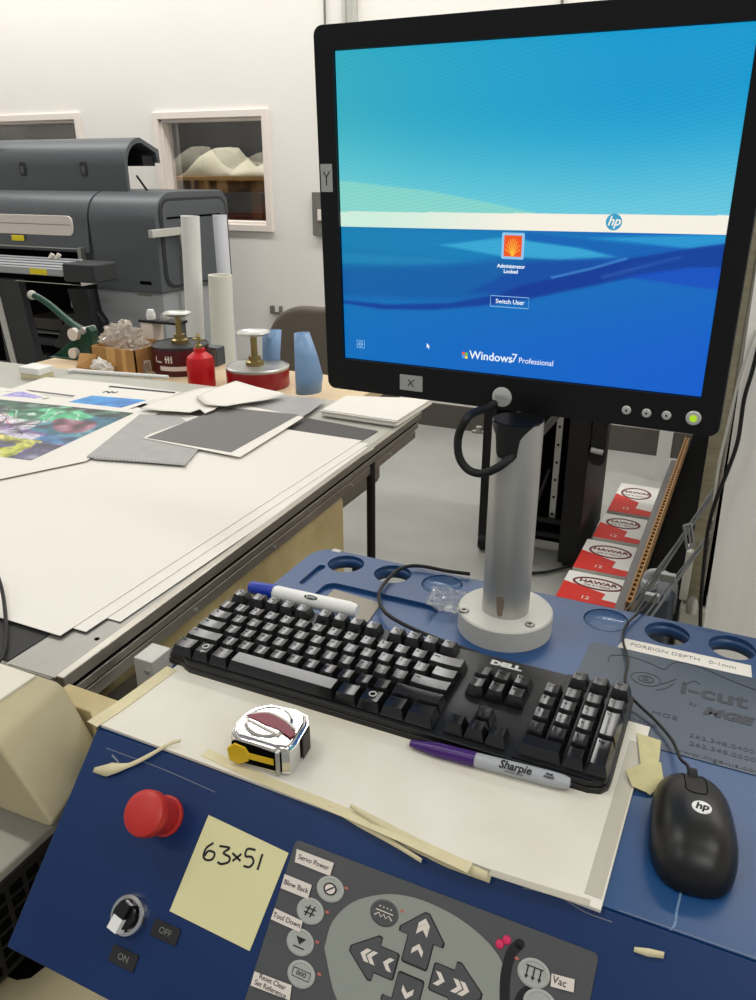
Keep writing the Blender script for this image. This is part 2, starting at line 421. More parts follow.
ptext('262.348.0500', 689, 743, .0080, align='LEFT', sx=1.25)
ptext('www.mge-us.com', 674, 749, .0080, align='LEFT', sx=1.25)
bm.free(); bm = B()
p = PT(646, 679)
for r, w in ((.014, .0012), (.007, .0018)): stroke(bm, [(p.x+a, p.y+b*.8) for a, b in circ(0, 0, r, 20)]+[(p.x+r, p.y)], w, zt_-.0001, zt_+.0002)
prism(bm, circ(p.x, p.y, .003, 16), zt_-.0001, zt_+.0002)
for pts in (((660, 684), (668, 682), (676, 679)), ((656, 690), (666, 688), (674, 683)), ((608, 662), (612, 655), (632, 657), (652, 664), (664, 669), (676, 662), (700, 667), (730, 680), (756, 690)), ((688, 683), (694, 681), (700, 684))):
    stroke(bm, [tuple(PT(*q)[:2]) for q in pts], .0014, zt_-.0001, zt_+.0002)
obj('line_drawing', bm, m_plateink, plate)

# emergency stop button
def panel_disc(bm, px, r, z0, z1, n=32, mi=0, lift=0):
    u = AP(*px); prism(bm, circ(u.x, u.y, r, n), z0, z1, MP, mi); return u
u = AP(166, 816); es = obj('emergency_stop', lathe(B(), [(.0165, 0), (.0165, .003), (.015, .0035), (.0148, .020), (.0150, .022)], MP @ T(u.x, u.y, 0), 36), m_red, con, smooth=True, label='red mushroom stop button')
lathe_p = [(.0150, .0215), (.0172, .0225), (.0184, .0255), (.0186, .0315), (.0176, .0350), (.0150, .0366), (.009, .0378), (0, .0381)]
obj('button_head', lathe(B(), lathe_p, MP @ T(u.x, u.y, 0), 40), m_red, es, smooth=True)
# rotary power switch
u = AP(131, 915)
sw = obj('power_switch', lathe(B(), [(.0165, 0), (.0165, .003), (.0150, .0062), (.0122, .0066), (.0112, .004), (0, .004)], MP @ T(u.x, u.y, 0), 36), m_chrome, con, smooth=True, label='chrome ringed black rotary switch')
bm = B(); lathe(bm, [(.0105, .004), (.0102, .011), (.0095, .0118), (0, .012)], MP @ T(u.x, u.y, 0), 32)
Mk = MP @ T(u.x, u.y, 0) @ RZ(math.radians(-10))
prism(bm, [(-.0042, -.0105), (.0042, -.0105), (.0046, 0), (.0042, .0105), (-.0042, .0105), (-.0046, 0)], .004, .0165, Mk)
kn = obj('knob', bm, m_black, sw, smooth=True)
bm = B(); prism(bm, [(-.0048, -.0118), (.0048, -.0118), (.0048, -.001), (-.0048, -.001)], .0060, .0172, Mk); obj('pointer', bm, m_white, kn, label='white pointer face')
for s, a, b in (('OFF', (166, 932), 0), ('ON', (124, 958), 0)):
    u = AP(*a); l = obj('switch_label', prism(B(), rrect(u.x-.0125, u.y-.0062, u.x+.0125, u.y+.0062, .001), 0, .0012, MP), m_matd, con, label='black engraved %s label' % s)
    bm = B(); addtext(bm, s, .0068, MP @ T(u.x, u.y, .0014)); obj('lettering', bm, m_inkgrey, l)

# membrane keypad
a = AP(297, 838); kx0, kx1, ky1 = a.x, AP(600, 950).x, a.y-.001; ky0 = -.176
kp = obj('keypad_panel', prism(B(), rrect(kx0, ky0, kx1, ky1, .004), 0, .0012, MP), m_grey, con, bevel=.0004, label='grey membrane keypad')
def fieldpts():
    pts = [(325, 948), (333, 922), (352, 903), (378, 895), (402, 895), (430, 903), (462, 920), (490, 944), (504, 966), (508, 985), (506, 1010), (498, 1040), (470, 1060), (420, 1060), (370, 1040), (338, 1000)]
    return [tuple(AP(*q)) for q in pts]
fp = [(v.x, v.y) for v in smoothpath([(x, y, 0) for x, y in fieldpts()+fieldpts()[:1]], 5)][:-1]
fp = [(x, max(y, ky0+.001)) for x, y in fp]
obj('keypad_field', prism(B(), fp, .0012, .0016, MP), m_greyl, kp, label='light grey oval field')
def keyarrow(cx, cy, rot, ln, glyphs, tip=.0185, hw_=.019, sw=.0105):
    cx += math.sin(rot)*tip; cy -= math.cos(rot)*tip
    # outline of a fat arrow pointing +v in its own frame
    pts = [(-sw+.001, -ln), (sw-.001, -ln), (sw, -ln+.0015), (sw, -.002), (hw_-.0005, -.002), (hw_, .0010), (.0018, tip), (-.0018, tip), (-hw_, .0010), (-hw_+.0005, -.002), (-sw, -.002), (-sw, -ln+.0015)]
    M = MP @ T(cx, cy, 0) @ RZ(rot)
    rim = obj('arrow_rim', prism(B(), [(x*1.07, y*1.06) for x, y in pts], .0016, .0019, M), m_matd, kp)
    k = obj('arrow_button', prism(B(), pts, .0016, .0027, M), m_grey, kp, bevel=.0005, label='dark grey arrow button')
    bm = B()
    for gy in glyphs:
        for s in (-1, 1): prism(bm, [(0, gy+.002), (0, gy-.0018), (s*.0042, gy-.0058), (s*.0042, gy-.0020)][::s], .0027, .0029, M)
    obj('chevron', bm, m_label, k)
for (px, rot, g, ln, tip, hw_, sw) in (((428, 914), 0, (.010, .0060, -.007), .0190, .0150, .0165, .0095), ((352, 948), PI/2, (.009, .0040, -.009), .0165, .0190, .0142, .0085), ((481, 996), -PI/2, (.009, .0040, -.009), .0165, .0190, .0142, .0085)):
    u = AP(*px); keyarrow(u.x, u.y, rot, ln, g, tip, hw_, sw)
u = AP(412, 977); keyarrow(u.x, u.y-.034, PI, .0190, (.010, .0060, -.007), .0150, .0165, .0095)
def rbtn(px, dark=0):
    u = AP(*px); M = MP @ T(u.x, u.y, 0) @ Matrix.Diagonal((1, .80, 1, 1))
    r = .0112
    b = obj('round_button', lathe(B(), [(r, .0012), (r, .0018), (r-.0008, .0022), (r-.0022, .0022), (r-.0028, .0018), (0, .0018)], M, 32), m_grey if dark else m_greyb, kp, smooth=True)
    return b, M
def icon(b, M, polys=(), lines=(), m=m_matd, w=.0011, texts=()):
    bm = B()
    for p in polys: prism(bm, p, .0018, .0021, M)
    for l in lines: stroke(bm, l, w, .0018, .0021, M, sm=False)
    for s, x, y, z in texts: addtext(bm, s, z, M @ T(x, y, .0020))
    obj('icon', bm, m, b)
b, M = rbtn((331, 889)); icon(b, M, [circ(0, 0, .0055, 20)]); bm = B(); prism(bm, circ(0, 0, .0042, 20), .0021, .0022, M); o = obj('icon_disc', bm, m_label, b)
bm = B(); stroke(bm, [(-.0028, -.0028), (.0028, .0028)], .0012, .0022, .0024, M, sm=False); obj('icon_slash', bm, m_matd, b)
b, M = rbtn((311, 911)); icon(b, M, lines=[[(-.0045, .002), (.0045, .002)], [(-.0045, -.002), (.0045, -.002)], [(-.003, -.005), (-.001, .005)], [(.001, -.005), (.003, .005)]])
b, M = rbtn((301, 942)); icon(b, M, [[(-.0042, .004), (0, -.0022), (.0042, .004)][::-1]], [[(-.0045, -.0045), (.0045, -.0045)]])
b, M = rbtn((302, 974)); icon(b, M, lines=[[(-.007, .0035), (.007, .0035), (.007, -.0035), (-.007, -.0035), (-.007, .0035)]], texts=[('000', 0, 0, .0055)], w=.0006)
b, M = rbtn((385, 913), 1); icon(b, M, [circ(x, .0045, .0006, 8) for x in (-.0045, -.0015, .0015, .0045)], [[(-.007, .001), (.007, .001)], [(-.007, -.004), (-.004, -.001), (-.002, -.004), (0, -.001), (.002, -.004), (.004, -.001), (.007, -.004)]], m=m_label, w=.0008)
b, M = rbtn((534, 973)); icon(b, M, [[(x-.0014, -.003), (x, -.0058), (x+.0014, -.003)] for x in (-.0045, 0, .0045)], [[(-.006, .0045), (.006, .0045)]]+[[(x, .0045), (x, -.003)] for x in (-.0045, 0, .0045)], w=.0009)
b, M = rbtn((540, 1004))
for px in ((347, 888), (328, 912), (318, 942), (320, 974), (403, 911), (517, 958)):
    u = AP(*px); obj('indicator_lamp', prism(B(), circ(u.x, u.y, .0017, 12, .001), .0012, .0017, MP), mat('lamp pink', 'b4665c', .4) if 'lamp pink' not in MATS else MATS['lamp pink'], kp)
def sticker(s, pts, size, off=(0, 0), rot=0):
    u = [tuple(AP(*q)) for q in pts]
    o = obj('sticker', prism(B(), u, .0022, .0026, MP), m_label, kp, label='white typed sticker reading %s' % s.replace('\n', ' '))
    cx = sum(q[0] for q in u)/4+off[0]; cy = sum(q[1] for q in u)/4+off[1]
    bm = B(); addtext(bm, s, size, MP @ T(cx, cy, .0027) @ RZ(rot)); obj('lettering', bm, m_ink, o)
sticker('Servo Power', ((298, 849), (335, 863), (331, 876), (296, 862)), .0051)
sticker('Blow Back', ((286, 874), (313, 885), (309, 899), (282, 888)), .0051)
sticker('Tool Down', ((276, 908), (304, 921), (301, 932), (272, 919)), .0051)
sticker('Reset Clear\nSet Reference', ((256, 971), (293, 985), (291, 1000), (252, 985)), .0048)
sticker('Vac', ((552, 973), (575, 979), (574, 992), (551, 986)), .0065, (-.002, 0))
bm = B()
for px, r in (((500, 944), .0032), ((507, 940), .0032)):
    u = AP(*px); lathe(bm, [(r, .0012), (r*.8, .0025), (0, .0032)], MP @ T(u.x, u.y, 0), 12)
obj('paint_drop', bm, m_pink, kp, smooth=True, label='pink paint drops')
bm = B()
stroke(bm, [tuple(AP(*q)) for q in ((520, 944), (512, 952), (507, 968), (505, 985), (505, 1008))], .0068, .0012, .0017, MP)
stroke(bm, [tuple(AP(*q)) for q in ((517, 1008), (521, 996), (528, 990), (533, 991), (531, 1002), (536, 1008))], .0055, .0012, .0017, MP)
for q, r in (((520, 944), .0034), ((533, 991), .0027)): u = AP(*q); prism(bm, circ(u.x, u.y, r, 16), .0012, .0017, MP)
obj('marker_scrawl', bm, m_ink, kp, label='thick black pen strokes')
# scratches and chips in the lacquer
bm = B()
for pts, w in ((((523, 888), (545, 893), (565, 900), (585, 912), (612, 922)), .0006), (((112, 755), (118, 762), (120, 770)), .0016), (((106, 748), (160, 768), (215, 792)), .0005)):
    stroke(bm, [tuple(AP(*q)) for q in pts], w, 0, .00008, MP)
obj('scratch', bm, mat('bare primer', '7c8087', .6), con)

bm = B(); stroke(bm, [tuple(AZ(x, y, TOPZ)[:2]) for x, y in ((682, 884), (680, 897), (677, 910), (675, 924), (670, 930))], .0015, TOPZ, TOPZ+.0001)
obj('scratch', bm, mat('scratched lacquer', '6f8fae', .6, var=.3, vscale=300), con)
bm = B(); stroke(bm, [(-.02, .4312), (.05, .4318), (.12, .4312), (.2, .4316)], .0006, TOPZ, TOPZ+.0001); obj('worn_edge', bm, MATS['bare primer'], con); bm = B(); stroke(bm, [(-.46, .4312), (-.36, .4318), (-.25, .4314)], .0006, TOPZ, TOPZ+.0001); obj('worn_edge', bm, MATS['bare primer'], con)

# ================================================================ white board under the keyboard and tapes
PZ = TOPZ+.003
bm = B(); prism(bm, [(-.481, .431), (-.031, .4235), (-.0275, .639), (-.474, .655)], TOPZ, PZ)
tag(obj('foam_board', bm, m_paper2, bevel=.0004), 'off-white board lying on the blue console under the keyboard', 'board')
def tape(name, label, pts, w, z, m=m_tape, th=.0003, sm=True):
    P = [AZ(x, y, z) if len(q) == 0 else None for x, y, *q in pts]
    bm = B(); stroke(bm, [(p.x, p.y) for p in P], w, z-th, z, sm=sm); return tag(obj(name, bm, m), label, 'tape')
tape('masking_tape', 'masking tape along left edge of the white board', ((92, 724), (118, 707), (150, 684), (172, 668)), .014, PZ+.0006)
tape('masking_tape', 'long masking tape strip along front edge of the white board', ((205, 752), (270, 782), (330, 806), (400, 836), (470, 868)), .010, PZ+.0005)
tape('clear_tape', 'greyish clear tape along right edge of the white board', ((593, 896), (616, 815), (637, 742)), .012, PZ+.0004, m_edge)
tape('clear_tape', 'short clear tape at the front right end of the board edge', ((490, 872), (540, 888), (590, 903)), .006, PZ+.0005, m_edge)
def ribbon(name, label, pts, w, m=m_tape, th=.0003):
    """tape in the air: pts are 3-D, w a 3-D width vector per point"""
    P = smoothpath(pts, 6); n = len(P); bm = B(); rows = []
    for i, p in enumerate(P):
        t = i/(n-1)*(len(w)-1); k = min(int(t), len(w)-2); ww = V(w[k]).lerp(V(w[k+1]), t-k)
        rows.append((bm.verts.new(p-ww/2), bm.verts.new(p+ww/2)))
    for a, b in zip(rows, rows[1:]): bm.faces.new((a[0], b[0], b[1], a[1]))
    o = obj(name, bm, m, smooth='full'); s = o.modifiers.new('s', 'SOLIDIFY'); s.thickness = th; s.offset = 0
    return tag(o, label, 'tape')
def P3(px, py, lift=.002):
    u = AP(px, py); return MP @ V((u.x, u.y, lift))
up = V((0, S45, S45))
ribbon('masking_tape', 'loose curled masking tape end hanging over the front left of the console', [P3(95, 770), P3(112, 770, .004), P3(130, 766, .003), P3(150, 757, .004), P3(172, 744, .003), P3(182, 741, .002)], [up*.004, up*.012, up*.005, up*.005, up*.004, up*.003])
ribbon('masking_tape', 'frayed masking tape strip peeling below the board edge above the keypad', [P3(352, 806, .004), P3(378, 822, .004), P3(412, 842, .005), P3(430, 852, .006), P3(452, 862, .006), P3(492, 878, .005)], [up*.003, up*.006, up*.010, up*.008, up*.009, up*.007])
ribbon('masking_tape', 'narrow split sliver of masking tape above the keypad corner', [P3(330, 807, .003), P3(360, 824, .005), P3(395, 843, .006), P3(424, 861, .007)], [up*.002, up*.004, up*.004, up*.003])
ribbon('masking_tape', 'tiny torn tape scrap on the blue front below the mouse', [P3(634, 949), P3(648, 952, .003), P3(664, 955, .002)], [up*.003, up*.005, up*.004])
# handwritten strip
bm = B(); q = [AZ(x, y, TOPZ+.0008) for x, y in ((625, 638), (751, 665), (752, 677), (616, 648))]
prism(bm, [(p.x, p.y) for p in q][::-1], TOPZ, TOPZ+.0004)
ls = tag(obj('label_strip', bm, m_paper), 'white label strip with faded handwriting above the smoked plate', 'label')
bm = B(); a = AZ(630, 645, TOPZ); addtext(bm, 'FOREIGN DEPTH   0-1mm', .0085, T(a.x, a.y+.001, TOPZ+.0005), align='LEFT', sx=1.1)
a = AZ(695, 666, TOPZ); addtext(bm, '- + counter', .0075, T(a.x, a.y, TOPZ+.0005), align='LEFT', sx=1.2)
obj('handwriting', bm, mat('pale pencil', '8f8b84', .7), ls)
# crumpled note beside mouse
def fold(pts): return [AZ(x, y, z) for x, y, z in pts]
bm = B()
v = [bm.verts.new(p) for p in fold([(637, 733, .9545), (661, 741, .957), (659, 762, .956), (641, 768, .956), (626, 770, .958), (641, 764, .962), (661, 762, .960), (664, 782, .955), (650, 795, .952), (646, 792, .953), (632, 786, .955)])]
for f in ((0, 1, 2, 3), (4, 5, 6, 7, 8, 9, 10)): bm.faces.new([v[i] for i in f])
o = obj('crumpled_note', bm, mat('aged yellow note', 'cfc694', .7, var=.12, vscale=60)); s = o.modifiers.new('s', 'SOLIDIFY'); s.thickness = .0004
tag(o, 'crumpled yellow note stuck to the board corner beside the mouse', 'note')
# sticky note
bm = B(); q = [AP(*p) for p in ((209, 815), (289, 853), (250, 951), (170, 911))]
prism(bm, [tuple(p) for p in q][::-1], .0004, .0008, MP)
sn = tag(obj('sticky_note', bm, m_note), 'square yellow sticky note with handwritten 63x51 on the blue front', 'note')
bm = B(); S = [(202, 843), (0, 0)]
def hw(pts, w=.0017): stroke(bm, [tuple(AP(*q)) for q in pts], w, .0008, .0011, MP)
hw(((214, 843), (207, 848), (204, 856), (207, 860), (213, 859), (215, 853), (209, 851), (205, 856)))
hw(((220, 846), (230, 848), (224, 853), (230, 857), (229, 862), (222, 864), (218, 862)))
hw(((233, 853), (241, 861))); hw(((242, 854), (233, 861)))
hw(((256, 850), (248, 849), (246, 856), (252, 857), (254, 862), (250, 867), (244, 866))); hw(((263, 854), (258, 870)))
obj('handwriting', bm, m_ink, sn)
# ================================================================ keyboard
K0 = V((-.4847, .6244, .9788))
MK = Matrix(((1, 0, 0, K0.x), (0, .999, -.0446, K0.y), (0, .0446, .999, K0.z), (0, 0, 0, 1)))
kbd = thing('computer_keyboard', 'full size black computer keyboard with number pad on the white board', 'keyboard', M=MK, world=False)
def outl(e=0):
    x0, x1, y0, y1 = -.006-e, .437+e, -.093-e, .0395+e
    return [(x0+.006, y1), (x0, y1-.006), (x0-.001, -.080), (x0+.004, -.0865-e), (.014, -.0870-e), (.020, -.0905-e), (.027, y0), (x1-.016, y0), (x1-.006, y0+.003), (x1-.001, y0+.010), (x1, y0+.018), (x1, y1-.006), (x1-.006, y1)]
bm = B(); prism(bm, outl(.0015), -.0232, -.0165); base = obj('base', bm, m_black, kbd, bevel=.0015, bseg=3)
bm = B(); prism(bm, outl(0), -.0168, -.0112); obj('top_case', bm, m_black, kbd, bevel=.0012, bseg=3)
bm = B(); prism(bm, [(.3575, -.0905), (.3575, .012), (.3760, .012), (.3760, .0385), (.4350, .0385), (.4350, -.0905)][::-1], -.0113, -.0098); obj('number_pad_plate', bm, m_black, kbd, bevel=.0006)
for x in (.03, .385):
    bm = B(); box(bm, (x, .015, -.0285), (x+.03, .032, -.0228)); obj('foot', bm, m_blackm, kbd)
def cap(w, d, legend='', sz=.0042, long=False):
    bm = B(); hw, hd = w/2, d/2; zb = -.0102
    it, ib, is_ = .0022, .0038, .0031
    rings = []
    for ins, z in ((0, zb), (.86, -.0012), (1, -.0003)):
        rings.append([(-hw+is_*ins, -hd+ib*ins, z), (hw-is_*ins, -hd+ib*ins, z), (hw-is_*ins, hd-it*ins, z), (-hw+is_*ins, hd-it*ins, z)])
    # body up to shoulder, dished top made of strips
    vs = [[bm.verts.new(p) for p in r] for r in rings[:2]]
    for i in range(4): bm.faces.new((vs[0][i], vs[0][(i+1) % 4], vs[1][(i+1) % 4], vs[1][i]))
    bm.faces.new(vs[0][::-1])
    x0, x1, y0, y1 = rings[2][0][0], rings[2][1][0], rings[2][0][1], rings[2][2][1]
    n = 6; F, Bk = [], []
    for i in range(n+1):
        t = i/n; dip = -.0009*(1-(2*t-1)**2) if not long else .0006*(1-(2*t-1)**2)*0
        F.append(bm.verts.new((x0+(x1-x0)*t, y0, dip*.8))); Bk.append(bm.verts.new((x0+(x1-x0)*t, y1, dip)))
    for i in range(n): bm.faces.new((F[i], F[i+1], Bk[i+1], Bk[i]))
    for a, b, rr in ((vs[1][0], vs[1][1], F), (vs[1][2], vs[1][3], Bk[::-1])): bm.faces.new([a, b]+rr[::-1])
    bm.faces.new((vs[1][1], vs[1][2], Bk[-1], F[-1])); bm.faces.new((vs[1][3], vs[1][0], F[0], Bk[0]))
    bmesh.ops.recalc_face_normals(bm, faces=bm.faces)
    if legend: addtext(bm, legend, sz, T(-hw+.0046+ (.0012 if len(legend) == 1 else .0024), hd-.0052, -.0001), mi=1, ex=.0002)
    return bm
U = .019
def key(uc, y, w=1, legend='', d=1.0, name='key', long=False, lab=None, sz=None):
    bm = cap(w*U-.0008, d*U-.0008, legend, sz or (.0048 if len(legend) < 2 else .0024), long)
    bmesh.ops.translate(bm, vec=(uc*U, y, 0), verts=bm.verts)
    o = obj(name, bm, [m_key, m_legend], kbd, label=lab)
    me = o.data
    for p in me.polygons: p.use_smooth = (p.material_index == 0)
    me.set_sharp_from_angle(angle=math.radians(22))
    return o
rows = [
    (0, [(c, 1) for c in '`1234567890-=']+[('Backsp', 2)]),
    (1, [('Tab', 1.5)]+[(c, 1) for c in 'QWERTYUIOP[]']+[('\\', 1.5)]),
    (2, [('Caps', 1.75)]+[(c, 1) for c in "ASDFGHJKL;'"]+[('Enter', 2.25)]),
    (3, [('Shift', 2.25)]+[(c, 1) for c in 'ZXCVBNM,./']+[('Shift', 2.75)])]
for v, ks in rows:
    u = 0
    for c, w in ks: key(u+w/2, -v*U, w, c); u += w
u = 0
for c, w in (('Ctrl', 1.35), ('', 1.05), ('Alt', 1.2), ('', 6.2), ('Alt', 1.25), ('', 1.25), ('Menu', 1.25), ('Ctrl', 1.45)):
    nm = 'space_bar' if w == 6.2 else 'key'
    o = key(u+w/2, -4*U-.0012, w, c, d=1.12, name=nm, long=(w == 6.2))
    if not c and w != 6.2:
        bm = B(); stroke(bm, [(x, y) for x, y in circ(u*U+w*U/2, -4*U+.001, .0032, 14)]+[(u*U+w*U/2+.0032, -4*U+.001)], .0009, -.0004, .0004, T(0, 0, 0)); obj('key_symbol', bm, m_legend, o)
    u += w
for i, c in enumerate(['Esc']+['F%d' % k for k in range(1, 13)]):
    if i == 0: uc = .5
    else: uc = 1.75+(i-1)*1.0+((i-1)//4)*.42
    key(uc, 1.40*U, .98, c, d=.95)
NX, NY = 19.457, -.04*U
for v, ks in ((0, ('Num', '/', '*')), (1, '789'), (2, '456'), (3, '123')):
    for i, c in enumerate(ks): key(NX+i, NY-v*U, 1, c)
key(NX+3, NY, 1, '-'); key(NX+3, NY-1.5*U, 1, '+', d=2); key(NX+3, NY-3.5*U, 1, 'Enter', d=2)
key(NX+.5, NY-4*U, 2, '0'); key(NX+2, NY-4*U, 1, '.')
for i, c in enumerate(('PrtSc', 'ScrLk', 'Pause')): key(NX+1+i, 1.40*U, .98, c, d=.95)
VX, VY = 15.96, -.034*U
for v, ks in ((0, ('Ins', 'Home', 'PgUp')), (1, ('Del', 'End', 'PgDn'))):
    for i, c in enumerate(ks): key(VX+i, VY-v*U, 1, c)
key(VX+1, VY-3*U, 1, '^'); key(VX, VY-4*U, 1, '<'); key(VX+1, VY-4*U, 1, 'v'); key(VX+2, VY-4*U, 1, '>')
bm = B(); addtext(bm, 'DELL', .0092, T(.317, .0290, -.0109), sx=1.5, bold=.0006, ex=.0002); obj('logo_lettering', bm, m_legend, kbd, label='silver lettering')
# cable of the keyboard
bm = B(); pts = [MK @ V((.30, .0385, -.016)), V((-.212, .675, .957)), V((-.255, .690, .954)), V((-.330, .712, .954)), V((-.375, .740, .956)), V((-.378, .775, .956)), V((-.350, .803, .957)), V((-.333, .826, .962)), V((-.300, .838, .958)), V((-.262, .840, .9535))]
q = [AZ(x, y, .956) for x, y in ((478, 654), (440, 640), (405, 625), (384, 611), (379, 594), (388, 579), (402, 568), (420, 566), (447, 571), (470, 574))]
tube(bm, [MK @ V((.29, .038, -.018))]+q, .0023, 8); o = obj('cable', bm, m_blackm, kbd)
o.matrix_parent_inverse = MK.inverted()

# ================================================================ purple felt marker
def pen(name, label, a, b, prof, mats, lead, sq=1, group=None):
    """a lathe-turned pen lying from a to b; prof = [(t, r, material index)]"""
    a = V(a); b = V(b); L = (b-a).length
    M = Matrix.Translation(a) @ (b-a).to_track_quat('Z', 'Y').to_matrix().to_4x4()
    return M, L
a = AZ(410, 743, .9585); b = AZ(571, 784, .9595)
M, L = pen('', '', a, b, 0, 0, 0)
mk = thing('felt_marker', 'grey felt marker with purple cap in front of the keyboard', 'marker', loc=(a+b)/2)
bm = B(); r = .0062
lathe(bm, [(0, 0), (.0030, .0005), (.0042, .010), (.0055, .018), (.0063, .024), (.0065, .058), (.0066, .0585)], M, 24); obj('cap', bm, m_purple, mk, smooth=True, label='purple cap')
bm = B(); lathe(bm, [(.0058, .0583), (.0062, .060), (.0064, L-.016), (.0058, L-.006), (.0046, L-.001), (0, L)], M, 24); obj('barrel', bm, m_markb, mk, smooth=True, label='grey barrel')
def on_pen(M, t, ang=0, lift=.0066):
    """frame tangent to the pen's upper side"""
    p = M @ V((0, 0, t)); d = (M.to_3x3() @ V((0, 0, 1))).normalized()
    n = V((0, -.55, .83)); n = (n-d*n.dot(d)).normalized(); y = n.cross(d)
    return Matrix((( d.x, y.x, n.x, p.x+n.x*lift), (d.y, y.y, n.y, p.y+n.y*lift), (d.z, y.z, n.z, p.z+n.z*lift), (0, 0, 0, 1)))
bm = B(); addtext(bm, 'Sharpie', .0095, on_pen(M, .093) , shear=.2, sx=.95, bold=.0002)
obj('lettering', bm, m_ink, mk); bm = B(); addtext(bm, 'FINE\nPOINT', .0024, on_pen(M, .121), sx=1.2, bold=.0001); obj('small_lettering', bm, m_ink, mk)
bm = B(); addtext(bm, 'PERMANENT MARKER', .0016, on_pen(M, .093) @ T(0, -.0048, -.0009)); obj('small_lettering', bm, m_ink, mk)
# whiteboard marker behind the keyboard
a = AZ(250, 587, .968); b = AZ(357, 611, .968); M, L = pen('', '', a, b, 0, 0, 0)
L = (b-a).length
mk = thing('whiteboard_marker', 'white barrelled marker with blue cap lying behind the keyboard', 'marker', loc=(a+b)/2)
bm = B(); lathe(bm, [(0, 0), (.0065, .0005), (.0076, .003), (.0092, .030), (.0094, .033)], M, 24); obj('cap', bm, m_bluecap, mk, smooth=True, label='glossy blue cap')
bm = B(); lathe(bm, [(.0080, .0328), (.0086, .036), (.0088, L-.010), (.0078, L-.003), (.006, L), (0, L)], M, 24); obj('barrel', bm, m_white, mk, smooth=True)
bm = B(); MM = on_pen(M, .083, lift=.0088); prism(bm, [(x, y) for x, y in circ(0, 0, .0085, 20, .0028)], -.0002, .0002, MM); o = obj('badge', bm, m_ink, mk)
bm = B(); addtext(bm, 'EXPO', .0038, MM @ T(0, 0, .0003), sx=1.2); obj('badge_lettering', bm, m_white, o)

# ================================================================ tape measure
c = V((-.3195, .4675, PZ)); MT = Matrix.Translation(c) @ RZ(math.radians(5)) @ Matrix.Diagonal((1.08, 1.06, .86, 1))
tm = thing('tape_measure', 'chrome tape measure with yellow blade tip on the white board', 'tape measure', M=MT, world=False)
body = [(-.029, -.006), (-.027, -.019), (-.020, -.0245), (.014, -.0265), (.027, -.024), (.0285, -.014), (.0265, .012), (.021, .0225), (.008, .0265), (-.013, .0255), (-.0235, .018), (-.028, .008)]
bm = B(); prism(bm, [(x*.985, y*.985) for x, y in body], 0, .0335); bmesh.ops.bevel(bm, geom=[e for e in bm.edges if abs(e.verts[0].co.z-e.verts[1].co.z) < 1e-6], offset=.004, segments=3, affect='EDGES'); case = obj('case', bm, m_chrome, tm, smooth=True, angle=50)
bm = B(); lathe(bm, [(.0195, .0333), (.0190, .0345), (.0175, .0350), (.0165, .0343), (0, .0343)], T(-.003, .001, 0), 40); obj('side_boss', bm, m_chrome, case, smooth=True)
bm = B(); prism(bm, [(-.024, .001), (-.016, .007), (-.006, .009), (.010, .004), (.024, -.006), (.022, -.012), (.009, -.006), (-.004, -.004), (-.014, -.001)], .0345, .0352); obj('printed_band', bm, mat('maroon print', '7a1830', .35), case, label='maroon and white print')
bm = B(); stroke(bm, [(-.022, .0035), (-.008, .0105), (.008, .0065), (.021, -.001)], .002, .0345, .0354); stroke(bm, [(-.02, -.003), (-.006, -.007), (.012, -.012)], .0016, .0345, .0354); obj('print_outline', bm, m_label, case)
bm = B(); box(bm, (.0275, -.006, .004), (.0290, .009, .031), RZ(.04)); obj('belt_grip', bm, mat('black maroon rubber', '2a1a1e', .45), tm, bevel=.001)
bm = B(); box(bm, (-.022, -.0262, .006), (.020, -.0235, .028)); obj('mouth', bm, m_hole, tm)
bm = B(); box(bm, (-.020, -.0268, .013), (.014, -.0255, .020)); obj('blade', bm, m_yellow, tm, label='yellow blade')
bm = B(); prism(bm, [(-.025, .006), (-.016, .004), (-.008, .010), (-.006, .018), (-.010, .026), (-.019, .028), (-.026, .020)], .0235, .0275, MF, 0); o = obj('lock_tab', bm, m_yellow, tm, bevel=.0008)
bm = B(); box(bm, (.0165, -.0285, .003), (.0195, -.024, .031)); obj('blade_hook', bm, m_steel, tm, bevel=.0005)

# ================================================================ computer mouse
c = AZ(697, 832, .972); a = AZ(690, 772, .962); b = AZ(706, 893, .955)
ctr = V((.0178, .5205, TOPZ)); MM = Matrix.Translation(ctr) @ RZ(math.radians(8)) @ Matrix.Scale(.985, 4)
ms = thing('computer_mouse', 'black wired computer mouse on blue console right of the keyboard', 'mouse', M=MM, world=False)
def mouse_pt(u, v):
    """u around, v from base to crown"""
    a = 2*PI*u; ca, sa = math.cos(a), math.sin(a)
    hl = .0585; hwid = .0315
    y = hl*(abs(sa)**.80)*math.copysign(1, sa); wx = hwid*(1+.05*(-sa))*(1-.10*max(0, sa)**2)
    x = wx*(abs(ca)**.72)*math.copysign(1, ca)
    k = math.sin((1-v)*PI/2)**.62 if v < 1 else 0
    bulge = 1+.03*math.sin(min(1, v*2.2)*PI)
    pinch = 1-.05*math.exp(-((y-.01)/.025)**2)*(1-v)
    X, Y = x*k*bulge*pinch, y*k
    h = .0385*(1-.16*((Y+.010)/.06)**2-.16*max(0, (Y-.0)/.06)**2)
    z = .002+(h-.002)*(math.sin(v*PI/2)**.95)
    return V((X, Y, z))
bm = B(); nu, nv = 64, 24
vs = [[bm.verts.new(mouse_pt(i/nu, j/nv)) for i in range(nu)] for j in range(nv)]
topv = bm.verts.new(mouse_pt(0, 1))
for j in range(nv-1):
    for i in range(nu): bm.faces.new((vs[j][i], vs[j][(i+1) % nu], vs[j+1][(i+1) % nu], vs[j+1][i]))
for i in range(nu): bm.faces.new((vs[-1][i], vs[-1][(i+1) % nu], topv))
bm.faces.new(vs[0][::-1])
